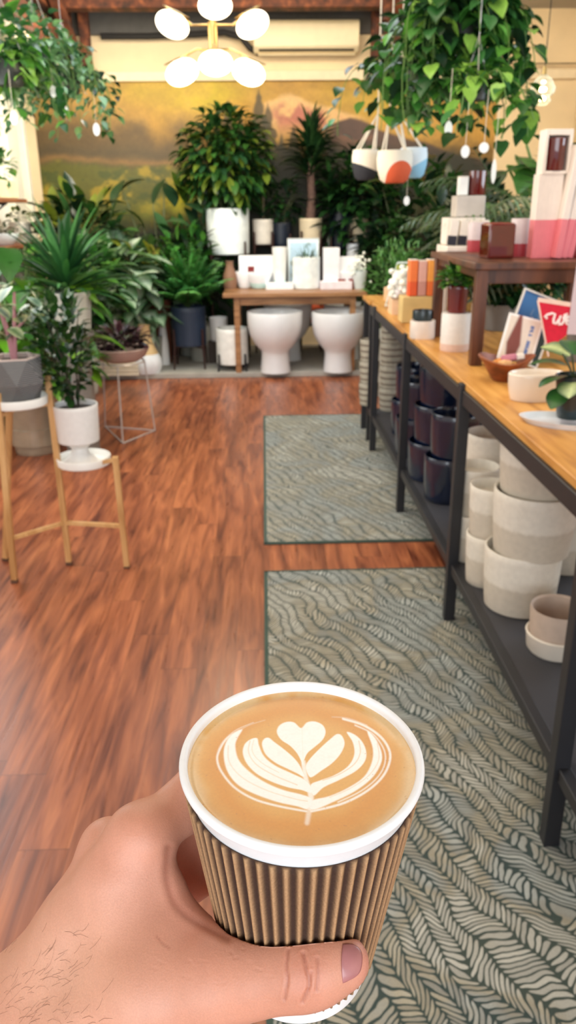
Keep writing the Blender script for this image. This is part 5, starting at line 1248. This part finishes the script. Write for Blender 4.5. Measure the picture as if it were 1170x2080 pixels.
# ================================================================== CUP OF LATTE
CR, CH, CB = .045, .1096, .0284
ctop = CAMO + ray(612.69, 1531.46) * .29045
cax = _nv(np.array([.014436, -.0528, 1.0]))
qz = Vector((0, 0, 1)).rotation_difference(Vector(cax))
cup = thing('paper_cup', 'white rimmed paper coffee cup in a corrugated brown sleeve held in the hand', 'cup', tuple(ctop - cax * CH))
cup.rotation_mode = 'QUATERNION'; cup.rotation_quaternion = qz
CM = Matrix.Translation(Vector(ctop - cax * CH)) @ qz.to_matrix().to_4x4(); CMI = CM.inverted()
paper = pm('white_paperboard', (246, 247, 249), .45, var=.015, scale=300)
def rad(z): return CB + (CR - .0020 - CB) * z / CH
prof = [(.0001, .004), (rad(.004) - .001, .004), (rad(0) - .0008, .0), (rad(0) + .0002, .0), (rad(.002) + .0004, .002)]
prof += [(rad(z), z) for z in (.02, .05, .08, CH - .004)]
for k in range(9):                                    # rolled rim
    a = -PI / 2 - .3 + k * (PI * 1.55) / 8; prof.append((CR - .0016 + .0016 * math.cos(a), CH - .0017 + .0019 * math.sin(a)))
prof += [(CR - .0030, CH - .0025), (rad(CH - .008) - .0004, CH - .008), (rad(.05) - .0008, .05), (rad(.01) - .001, .010), (.0001, .009)]
obj('cup_body', MB().lathe(prof, 160), paper, cup, ang=50)
# sleeve, corrugated
sl = MB(); n = 58 * 12; zs = np.linspace(.0098, CH - .0105, 22); vs = []
for i in range(n):
    a = 2 * PI * i / n; w_ = math.cos(58 * a); rg_ = .0004 + .0015 * (max(0.0, .5 + .5 * w_) ** 1.2)
    for z in zs: vs.append(((rad(z) + rg_) * math.cos(a), (rad(z) + rg_) * math.sin(a), z))
k = len(zs)
for i in range(n):
    a = 2 * PI * i / n
    for z in zs[::-1][[0, -1]]: pass
fs = [(i * k + j, ((i + 1) % n) * k + j, ((i + 1) % n) * k + j + 1, i * k + j + 1) for i in range(n) for j in range(k - 1)]
base_n = len(vs)
for i in range(n):
    a = 2 * PI * i / n
    for z in (zs[0], zs[-1]): vs.append(((rad(z) + .0002) * math.cos(a), (rad(z) + .0002) * math.sin(a), z))
for i in range(n):
    j = (i + 1) % n
    fs.append((i * k, base_n + 2 * i, base_n + 2 * j, j * k)); fs.append((i * k + k - 1, j * k + k - 1, base_n + 2 * j + 1, base_n + 2 * i + 1))
kc, kd = lin((182, 142, 102)), lin((60, 37, 25))  # crest colour, then the shade of the valleys put into the card colour
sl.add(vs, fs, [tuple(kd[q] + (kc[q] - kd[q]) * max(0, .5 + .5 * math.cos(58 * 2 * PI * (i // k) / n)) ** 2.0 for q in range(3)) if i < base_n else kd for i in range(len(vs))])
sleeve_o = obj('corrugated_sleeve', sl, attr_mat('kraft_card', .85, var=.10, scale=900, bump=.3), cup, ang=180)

# ---- the latte with its poured pattern
LZ = CH - .0042; LR = rad(LZ) - .0005
lt_o = thing('latte', 'latte with white poured leaf and heart pattern filling the cup', 'coffee', tuple(CM @ Vector((0, 0, LZ))))
lt_o.rotation_mode = 'QUATERNION'; lt_o.rotation_quaternion = qz
nr, na = 150, 420
R_, A_ = np.meshgrid(np.linspace(0, 1, nr) * LR, np.linspace(0, 2 * PI, na, endpoint=False), indexing='ij')
Xl, Yl = R_ * np.cos(A_), R_ * np.sin(A_)
M4 = np.array(CM); P_ = np.stack([Xl, Yl, np.full_like(Xl, LZ)], -1) @ M4[:3, :3].T + M4[:3, 3]
U, V_ = pxof(P_); U = (U - 350) * 2.127; V_ = (V_ - 1350) * 2.127      # drawing sheet for the pattern
def spline(pts, n_=10, closed=True):
    P = np.array(pts, float); m = len(P); out = []
    for i in range(m if closed else m - 1):
        if closed: a, b, c, d = P[(i - 1) % m], P[i], P[(i + 1) % m], P[(i + 2) % m]
        else: a, b, c, d = P[max(i - 1, 0)], P[i], P[i + 1], P[min(i + 2, m - 1)]
        for t in np.linspace(0, 1, n_, endpoint=False): out.append(.5 * (2 * b + (c - a) * t + (2 * a - 5 * b + 4 * c - d) * t * t + (3 * b - a - 3 * c + d) * t ** 3))
    if not closed: out.append(P[-1])
    return np.array(out)
def segd(A, B):
    d = B - A; t = np.clip(((U - A[0]) * d[0] + (V_ - A[1]) * d[1]) / max(1e-6, d @ d), 0, 1)
    return np.hypot(U - A[0] - t * d[0], V_ - A[1] - t * d[1])
def poly(pts, soft=4.0, n_=6):
    S = spline(pts, n_); dm = np.full(U.shape, 1e9); ins = np.zeros(U.shape, bool); m = len(S)
    for i in range(m):
        A, B = S[i], S[(i + 1) % m]; dm = np.minimum(dm, segd(A, B))
        if A[1] != B[1]: ins ^= ((A[1] > V_) != (B[1] > V_)) & (U < (B[0] - A[0]) * (V_ - A[1]) / (B[1] - A[1]) + A[0])
    return sm(-soft, soft, np.where(ins, dm, -dm))
def line(pts, wd, soft=3.0, n_=6):
    S = spline(pts, n_, False); out = np.zeros(U.shape); m = len(S)
    for i in range(m - 1):
        w_ = wd if not isinstance(wd, tuple) else wd[0] + (wd[1] - wd[0]) * i / m
        out = np.maximum(out, sm(w_ + soft, w_ - soft, segd(S[i], S[i + 1])))
    return out
rho = R_ / LR; n_a = fbm(Xl * 40 + 5, Yl * 40 + 5, 2.0, 2.0, 3); n_b = fbm(Xl * 40 + 9, Yl * 40 + 9, 9, 9, 13)
K = np.zeros(U.shape + (3,)); K[:] = Lc(232, 192, 134)
K = lay(K, sm(1.0, .86, rho + (n_a - .5) * .16) , (222, 164, 76))
ring = np.exp(-((rho - .74 + (n_a - .5) * .12) / .13) ** 2); K = lay(K, ring * .9, (214, 140, 36))
K = lay(K, sm(230, 110, V_ + (n_a - .5) * 60) * .65, (210, 138, 60))
K = lay(K, np.exp(-((rho - .97) / .05) ** 2) * sm(.2, .7, n_a), (224, 190, 140))
Wt = np.zeros(U.shape)
def addw(m, k_=1.0):
    global Wt
    Wt = np.maximum(Wt, m * k_)
heart = [(452, 292), (462, 264), (492, 248), (526, 250), (556, 274), (582, 250), (616, 246), (650, 262), (662, 292), (648, 326), (612, 358), (584, 382), (570, 412), (564, 446), (556, 416), (538, 382), (508, 350), (470, 324)]
addw(poly(heart, 3))
addw(poly([(388, 346), (396, 322), (416, 316), (440, 334), (480, 364), (522, 400), (552, 438), (572, 486), (540, 470), (494, 448), (446, 424), (404, 388)], 3))
addw(poly([(576, 440), (596, 406), (636, 364), (680, 324), (712, 300), (734, 310), (744, 344), (726, 386), (690, 426), (644, 458), (602, 486), (586, 474)], 3))
addw(poly([(305, 384), (312, 346), (336, 324), (366, 318), (374, 348), (396, 396), (444, 436), (516, 470), (570, 496), (598, 524), (602, 556), (560, 542), (500, 530), (430, 506), (366, 472), (324, 430)], 3))
addw(poly([(754, 292), (790, 304), (822, 336), (838, 380), (830, 420), (792, 460), (722, 498), (654, 530), (610, 566), (598, 520), (640, 500), (700, 478), (758, 440), (786, 390), (780, 336)], 3))
addw(poly([(222, 384), (234, 332), (262, 298), (302, 280), (282, 316), (272, 352), (286, 410), (330, 460), (400, 508), (480, 542), (560, 562), (606, 582), (586, 624), (540, 612), (450, 592), (350, 556), (280, 516), (236, 456)], 4))
addw(poly([(842, 286), (878, 320), (904, 380), (900, 430), (862, 490), (792, 545), (702, 590), (606, 628), (596, 590), (680, 568), (760, 532), (828, 485), (862, 422), (866, 360)], 4))
for pts, wd, kk in (([(290, 285), (236, 318), (204, 368), (194, 410), (212, 462), (268, 530), (356, 582), (462, 612), (580, 634)], 4.5, .8), ([(350, 250), (270, 286), (214, 340), (192, 400), (206, 450)], (1, 3), .6),
                    ([(738, 234), (826, 262), (900, 312), (938, 372), (936, 430), (902, 492), (832, 552), (730, 602), (600, 634)], 5, .85), ([(790, 262), (866, 300), (914, 366), (918, 428), (884, 490), (812, 548), (716, 594)], 3, .7),
                    ([(400, 240), (330, 262), (280, 290)], (1, 3), .35), ([(690, 226), (760, 232), (840, 262)], (1, 3), .4)):
    addw(line(pts, wd, 3.5), kk)
# warm streaks over the side leaves
for pts, wd, kk in (([(336, 330), (330, 380), (364, 432), (440, 478), (540, 520)], 1.6, .55), ([(352, 326), (346, 376), (386, 424), (460, 466)], 1.3, .45), ([(806, 330), (812, 380), (786, 430), (720, 474), (650, 500)], 1.8, .6), ([(242, 350), (246, 420), (300, 486), (400, 540), (520, 578), (584, 590)], 1.6, .45), ([(886, 340), (892, 410), (850, 478), (770, 534), (680, 574)], 1.6, .45), ([(560, 256), (562, 330), (566, 420)], 1.0, .15)):
    Wt = Wt * (1 - line(pts, wd, 2.5) * kk)
stemw = np.maximum(line([(566, 420), (578, 500), (598, 560), (596, 620)], (9, 13), 6), line([(596, 600), (588, 650), (582, 684)], (11, 9), 7) * .7)
addw(stemw, .82)
Wt = np.clip(Wt * (.93 + .1 * n_b), 0, 1)
K = K * (1 - Wt[..., None]) + Lc(255, 254, 250) * Wt[..., None]
# fine crema bubbles
rb = np.random.RandomState(5)
for i in range(60):
    a_, r_ = rb.rand() * 2 * PI, LR * (.55 + .44 * rb.rand()); dd = np.hypot(Xl - r_ * math.cos(a_), Yl - r_ * math.sin(a_)); K = lay(K, sm(.00032, .00012, dd) * .5, (168, 104, 60))
me = bpy.data.meshes.new('crema'); idx = np.arange(nr * na).reshape(nr, na); Q = []
for i in range(nr - 1): 
    a = idx[i]; b = idx[i + 1]; Q += np.stack([a, b, np.roll(b, -1), np.roll(a, -1)], -1).tolist()
Zl = .0007 * sm(.93, 1.0, rho)
me.from_pydata(np.stack([Xl, Yl, Zl], -1).reshape(-1, 3).tolist(), [], Q)
ca = me.color_attributes.new('Col', 'FLOAT_COLOR', 'POINT'); ca.data.foreach_set('color', np.concatenate([K.reshape(-1, 3), np.ones((nr * na, 1))], 1).astype(np.float32).ravel()); me.shade_smooth()
lo = obj('crema', me, attr_mat('milk_crema', .28, var=.03, scale=900, coat=.25), lt_o)
obj('coffee_body', MB().lathe([(.0001, -.03), (rad(LZ - .03) - .002, -.03), (LR - .0006, -.001), (.0001, -.001)], 48), pm('milky_coffee', (190, 140, 84), .4), lt_o)

# ================================================================== THE HAND (left hand, thumb in front, fingers behind the cup)
def cupP(s_, phi, extra):                             # point beside the cup: s_ below the rim, angle phi, extra outside the wall
    z = CH - s_; r = rad(z) + extra
    return np.array(CM @ Vector((r * math.cos(phi), r * math.sin(phi), z)))
caps = []
D_ = atD
def chain(pts, rs):
    for i in range(len(pts) - 1): caps.append((np.array(pts[i]), np.array(pts[i + 1]), rs[i], rs[i + 1]))
deg = math.radians
wr0, wr1 = D_(-190, 2330, .335), D_(18, 2090, .322)
chain([wr0 + np.array([0, -.0, 0]), wr1], [.030, .026]); chain([D_(-130, 2430, .325), D_(110, 2150, .312)], [.026, .022])
iM = D_(283, 1702, .320); mM = D_(222, 1724, .338); rM = D_(204, 1797, .352); pM = D_(222, 1870, .364)
chain([D_(60, 2060, .322), D_(170, 1890, .320), iM], [.021, .0175, .0128])
chain([D_(40, 2060, .330), D_(165, 1880, .334), mM], [.021, .0165, .0115])
chain([D_(70, 2100, .338), D_(190, 1930, .350), rM], [.021, .017, .0115])
chain([D_(90, 2130, .338), D_(220, 1980, .360), pM], [.020, .0165, .0115])
# fingers wrap behind the cup
def finger(M, s0, s1, r0, r1, a0, a1, thick, mid=None):
    pts = [M] + ([mid] if mid is not None else []); n_ = 6
    for k in range(n_): t = k / (n_ - 1); pts.append(cupP(s0 + (s1 - s0) * t, deg(a0 + (a1 - a0) * t), .0035 + thick * (1 - .1 * t) + (0.003 if k == 0 else 0)))
    rs = [r0] + ([r0 * .84] if mid is not None else []) + [r0 * .80 + (r1 - r0 * .80) * k / (n_ - 1) for k in range(n_)]
    chain(pts, rs)
finger(iM, .046, .044, .0120, .0078, 140, 40, .0086, D_(378, 1634, .336))
finger(mM, .060, .058, .0112, .0080, 136, 44, .0086, D_(318, 1724, .362))
finger(rM, .074, .072, .0108, .0076, 138, 52, .0082, D_(306, 1790, .374))
finger(pM, .088, .086, .0098, .0066, 142, 66, .0072, D_(310, 1856, .378))
# thumb and its mound
chain([D_(120, 2110, .314), D_(300, 2010, .300), D_(438, 1990, .2925)], [.026, .0195, .0158])
chain([D_(438, 1990, .2925), D_(520, 1980, .2870), D_(606, 1970, .2825)], [.0146, .0124, .0119])
chain([D_(606, 1970, .2825), D_(650, 1962, .2815), D_(702, 1954, .2820)], [.0119, .0108, .0085])
# first web between thumb and index
chain([D_(312, 1740, .322), D_(336, 1810, .316), D_(374, 1880, .308), D_(432, 1936, .298)], [.0062, .0068, .0072, .0088])
chain([D_(276, 1780, .318), D_(296, 1880, .312), D_(360, 1960, .302)], [.011, .012, .013])
chain([D_(236, 1800, .316), D_(250, 1930, .310)], [.014, .017])
chain([D_(160, 1980, .318), D_(320, 1950, .306)], [.019, .016])
def sdf(P):
    P = P.astype(np.float32); out = np.full(P.shape[:-1], 1.0, np.float32); k_ = .0075
    for A, B, ra, rb_ in caps:
        A = A.astype(np.float32); B = B.astype(np.float32); d = B - A; q_ = P - A
        t = np.clip((q_ @ d) / max(1e-9, float(d @ d)), 0, 1)
        dist = np.sqrt(((q_ - t[..., None] * d) ** 2).sum(-1)) - (ra + (rb_ - ra) * t)
        h = np.clip(k_ - np.abs(out - dist), 0, None) / k_
        out = np.minimum(out, dist) - h * h * k_ * .25
    return out
allp = np.array([c[0] for c in caps] + [c[1] for c in caps]); lo_, hi_ = allp.min(0) - .034, allp.max(0) + .034
st_ = .00135
ax_ = [np.arange(lo_[i], hi_[i], st_) for i in range(3)]
nx, ny, nz_ = map(len, ax_)
Fv = np.empty((nx, ny, nz_), np.float32)
for i in range(nx):
    g = np.stack(np.meshgrid([ax_[0][i]], ax_[1], ax_[2], indexing='ij'), -1)[0]; Fv[i] = sdf(g)
def surface_nets(F_, ax_, st_):
    s_ = F_ < 0
    cs = [s_[a:a + s_.shape[0] - 1, b:b + s_.shape[1] - 1, c:c + s_.shape[2] - 1] for a in (0, 1) for b in (0, 1) for c in (0, 1)]
    cnt = sum(c.astype(np.int8) for c in cs); act = (cnt > 0) & (cnt < 8)
    ids = -np.ones(act.shape, np.int64); I = np.argwhere(act); ids[act] = np.arange(len(I))
    acc = np.zeros((len(I), 3)); num = np.zeros(len(I))
    corner = lambda o: F_[I[:, 0] + o[0], I[:, 1] + o[1], I[:, 2] + o[2]]
    cor = [(a, b, c) for a in (0, 1) for b in (0, 1) for c in (0, 1)]
    for p in cor:
        for d in range(3):
            if p[d] == 0:
                q_ = list(p); q_[d] = 1; f0, f1 = corner(p), corner(q_); m = (f0 < 0) != (f1 < 0)
                t = np.where(m, f0 / np.where(m, f0 - f1, 1), 0); pos = np.zeros((len(I), 3)) + np.array(p); pos[:, d] += t
                acc[m] += pos[m]; num[m] += 1
    V = (I + acc / num[:, None]) * st_ + np.array([a[0] for a in ax_])
    faces = []
    for d in range(3):
        u, v = (d + 1) % 3, (d + 2) % 3
        sl0 = [slice(None)] * 3; sl1 = [slice(None)] * 3; sl0[d] = slice(0, -1); sl1[d] = slice(1, None)
        A, B = s_[tuple(sl0)], s_[tuple(sl1)]; E = np.argwhere(A != B); flip = A[tuple(E.T)]
        ok = (E[:, u] > 0) & (E[:, v] > 0) & (E[:, u] < act.shape[u]) & (E[:, v] < act.shape[v]) & (E[:, d] < act.shape[d]); E = E[ok]; flip = flip[ok]
        def g(du, dv): J = E.copy(); J[:, u] -= du; J[:, v] -= dv; return ids[tuple(J.T)]
        q_ = np.stack([g(1, 1), g(0, 1), g(0, 0), g(1, 0)], -1); q_[~flip] = q_[~flip][:, ::-1]; faces.append(q_)
    return V, np.concatenate(faces)
HV, HF = surface_nets(Fv, ax_, st_)
me = bpy.data.meshes.new('hand_base'); me.from_pydata(HV.tolist(), [], HF.tolist()); bm = bmesh.new(); bm.from_mesh(me)
# keep the skin out of the cup: slide points on the cup side back to its wall
for _ in range(3): bmesh.ops.smooth_vert(bm, verts=bm.verts, factor=.5, use_axis_x=True, use_axis_y=True, use_axis_z=True)
bmesh.ops.subdivide_edges(bm, edges=bm.edges, cuts=1, use_grid_fill=True, smooth=0.0)
bmesh.ops.smooth_vert(bm, verts=bm.verts, factor=.5, use_axis_x=True, use_axis_y=True, use_axis_z=True)
for v in bm.verts:
    p = CMI @ v.co
    if -.002 < p.z < CH + .002:
        r_ = math.hypot(p.x, p.y); lim = rad(p.z) + .0029
        if r_ < lim and r_ > .004: p.x *= lim / r_; p.y *= lim / r_; v.co = CM @ p
bm.normal_update(); bm.to_mesh(me); bm.free()
nv = len(me.vertices); HP = np.empty(nv * 3); me.vertices.foreach_get('co', HP); HP = HP.reshape(-1, 3)
HN = np.empty(nv * 3, np.float32); me.vertex_normals.foreach_get('vector', HN); HN = HN.reshape(-1, 3)
hu, hv = pxof(HP); dep = -((HP - CAMO) @ RM)[:, 2]
face_cam = (HN * (CAMO - HP)).sum(-1) > 0
disp = np.zeros(nv)
def crease(pts, w_, depth, maxdep=.31):
    S = spline(pts, 8, False); dm = np.full(nv, 1e9)
    for i in range(len(S) - 1):
        A, B = S[i], S[i + 1]; d = B - A; t = np.clip(((hu - A[0]) * d[0] + (hv - A[1]) * d[1]) / (d @ d), 0, 1)
        dm = np.minimum(dm, np.hypot(hu - A[0] - t * d[0], hv - A[1] - t * d[1]))
    L_ = np.exp(-(dm / w_) ** 2) * face_cam * (dep < maxdep)
    globals()['disp'] = disp - depth * L_ + depth * .35 * np.exp(-((dm - w_ * 2.2) / w_) ** 2) * face_cam * (dep < maxdep)
    return L_
cr_m = crease([(586, 1928), (582, 1960), (584, 1990), (578, 2030)], 3.2, .00045)
cr_m = np.maximum(cr_m, crease([(616, 1936), (622, 1968), (628, 2000), (614, 2036)], 3.4, .0007))
cr_m = np.maximum(cr_m, crease([(644, 1946), (646, 1980), (643, 2012)], 3.2, .0004))
cr_m = np.maximum(cr_m, crease([(629, 2000), (632, 1975)], 3, .0003))
cr_m = np.maximum(cr_m, crease([(342, 1722), (338, 1780), (352, 1830), (376, 1858), (420, 1884), (464, 1906)], 7, .0003, .33))
cr_m = np.maximum(cr_m, crease([(318, 1902), (330, 1916), (344, 1926)], 2.2, .00012))
rs_ = np.random.RandomState(3)
for i in range(26):
    x_, y_ = 300 + rs_.rand() * 250, 1880 + rs_.rand() * 150; a_ = .5 + rs_.randn() * .4; l_ = 12 + rs_.rand() * 14
    crease([(x_, y_), (x_ + l_ * math.cos(a_) * .5, y_ + l_ * math.sin(a_) * .5 + 1), (x_ + l_ * math.cos(a_), y_ + l_ * math.sin(a_))], 1.8, .00010)
HP2 = HP + HN * disp[:, None]; me.vertices.foreach_set('co', HP2.astype(np.float32).ravel())
# skin colour: rosier near joints, web and fingertip, tan on the back of the hand
def blob(x, y, sx_, sy_): return np.exp(-((hu - x) / sx_) ** 2 - ((hv - y) / sy_) ** 2)
SK = np.zeros((nv, 3)); SK[:] = Lc(210, 150, 126)
nn_ = vnoise(HP[:, 0] * 60 + 20, HP[:, 2] * 60 + 20, 1, 1, 4); n2_ = vnoise(HP[:, 0] * 300 + 50, HP[:, 2] * 300 + 30, 1, 1, 6)
def layv(m, c):
    SK[:] = SK * (1 - m[:, None]) + Lc(*c) * m[:, None]
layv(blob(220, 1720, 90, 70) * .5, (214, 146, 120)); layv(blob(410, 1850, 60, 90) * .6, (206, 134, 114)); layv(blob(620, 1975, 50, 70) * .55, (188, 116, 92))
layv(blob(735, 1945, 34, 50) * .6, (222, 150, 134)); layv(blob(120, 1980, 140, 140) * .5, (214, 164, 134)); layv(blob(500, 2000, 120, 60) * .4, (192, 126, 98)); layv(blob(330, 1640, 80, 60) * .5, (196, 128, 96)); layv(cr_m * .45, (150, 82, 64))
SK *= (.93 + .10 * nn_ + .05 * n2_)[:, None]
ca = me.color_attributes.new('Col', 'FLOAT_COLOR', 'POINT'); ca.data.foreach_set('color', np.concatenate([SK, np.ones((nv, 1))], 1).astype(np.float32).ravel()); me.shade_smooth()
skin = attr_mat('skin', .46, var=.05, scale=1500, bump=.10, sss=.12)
person = thing('person', 'bare left hand and forearm gripping the coffee cup, thumb across the sleeve', 'person', tuple(wr1))
ho = obj('hand', me, skin, person); ho.matrix_parent_inverse = Matrix.Translation(-Vector(wr1))
# thumbnail following the thumb's surface
dg = bpy.context.evaluated_depsgraph_get(); bvh = BVHTree.FromPolygons([tuple(p) for p in HP2], [tuple(p.vertices) for p in me.polygons])
def on_hand(x, y, off=0.0):
    d = Vector(ray(x, y)).normalized(); h = bvh.ray_cast(Vector(CAMO), d)
    return (h[0], h[1]) if h[0] is not None else (None, None)
NX, NY = 14, 22; vs = []; okv = True
for i in range(NX):
    for j in range(NY):
        s_, t_ = i / (NX - 1), j / (NY - 1) * 2 - 1
        xx = 693 + (3.5 * t_ * t_) + s_ * (40 - 16 * t_ * t_ * t_ * t_ - 9 * t_ * t_ - 3 * t_); yy = 1957 + t_ * (40 - 4 * s_) - s_ * 3
        h, nrm = on_hand(xx, yy)
        if h is None: okv = False; h = Vector(atD(xx, yy, .275)); nrm = Vector((0, -1, .3))
        vs.append(h + nrm * (.00055 - .0004 * abs(t_) ** 3 - .0003 * (1 - s_) ** 4))
nb = MB(); nb.add(vs, [(i * NY + j, (i + 1) * NY + j, (i + 1) * NY + j + 1, i * NY + j + 1) for i in range(NX - 1) for j in range(NY - 1)])
print('NAIL ok', okv)
no = obj('thumbnail', nb, pm('fingernail', (176, 116, 116), .28, var=.05, scale=200, coat=.4), person, label='pink thumbnail'); no.matrix_parent_inverse = Matrix.Translation(-Vector(wr1))
s_ = no.modifiers.new('s', 'SOLIDIFY'); s_.thickness = .0004; s_.offset = 0
# fine dark hairs on wrist and forearm
rg = random.Random(2); hr = MB()
for i in range(230):
    x, y = rg.uniform(-5, 210), rg.uniform(1890, 2085)
    if rg.random() > .35 + .65 * max(0, 1 - abs(x - 50) / 130): continue
    h, nrm = on_hand(x, y)
    if h is None: continue
    d = (Vector(ray(x + 30, y + rg.uniform(-26, 6))) - Vector(ray(x, y))).normalized(); side = d.cross(nrm).normalized() * rg.uniform(-.5, .5); L_ = rg.uniform(.004, .009)
    pts = [h, h + (d + nrm * .35 + side * .3) * L_ * .4, h + (d + nrm * .25 + side) * L_ * .8, h + (d * .9 + nrm * .1 + side * 1.8) * L_]
    hr.tube(pts, [.00004, .00004, .00003, .000015], 4)
hh_o = obj('arm_hair', hr, pm('dark_hair', (112, 78, 60), .6), person, ang=180); hh_o.matrix_parent_inverse = Matrix.Translation(-Vector(wr1))
for o_ in (ho, no, hh_o): pass
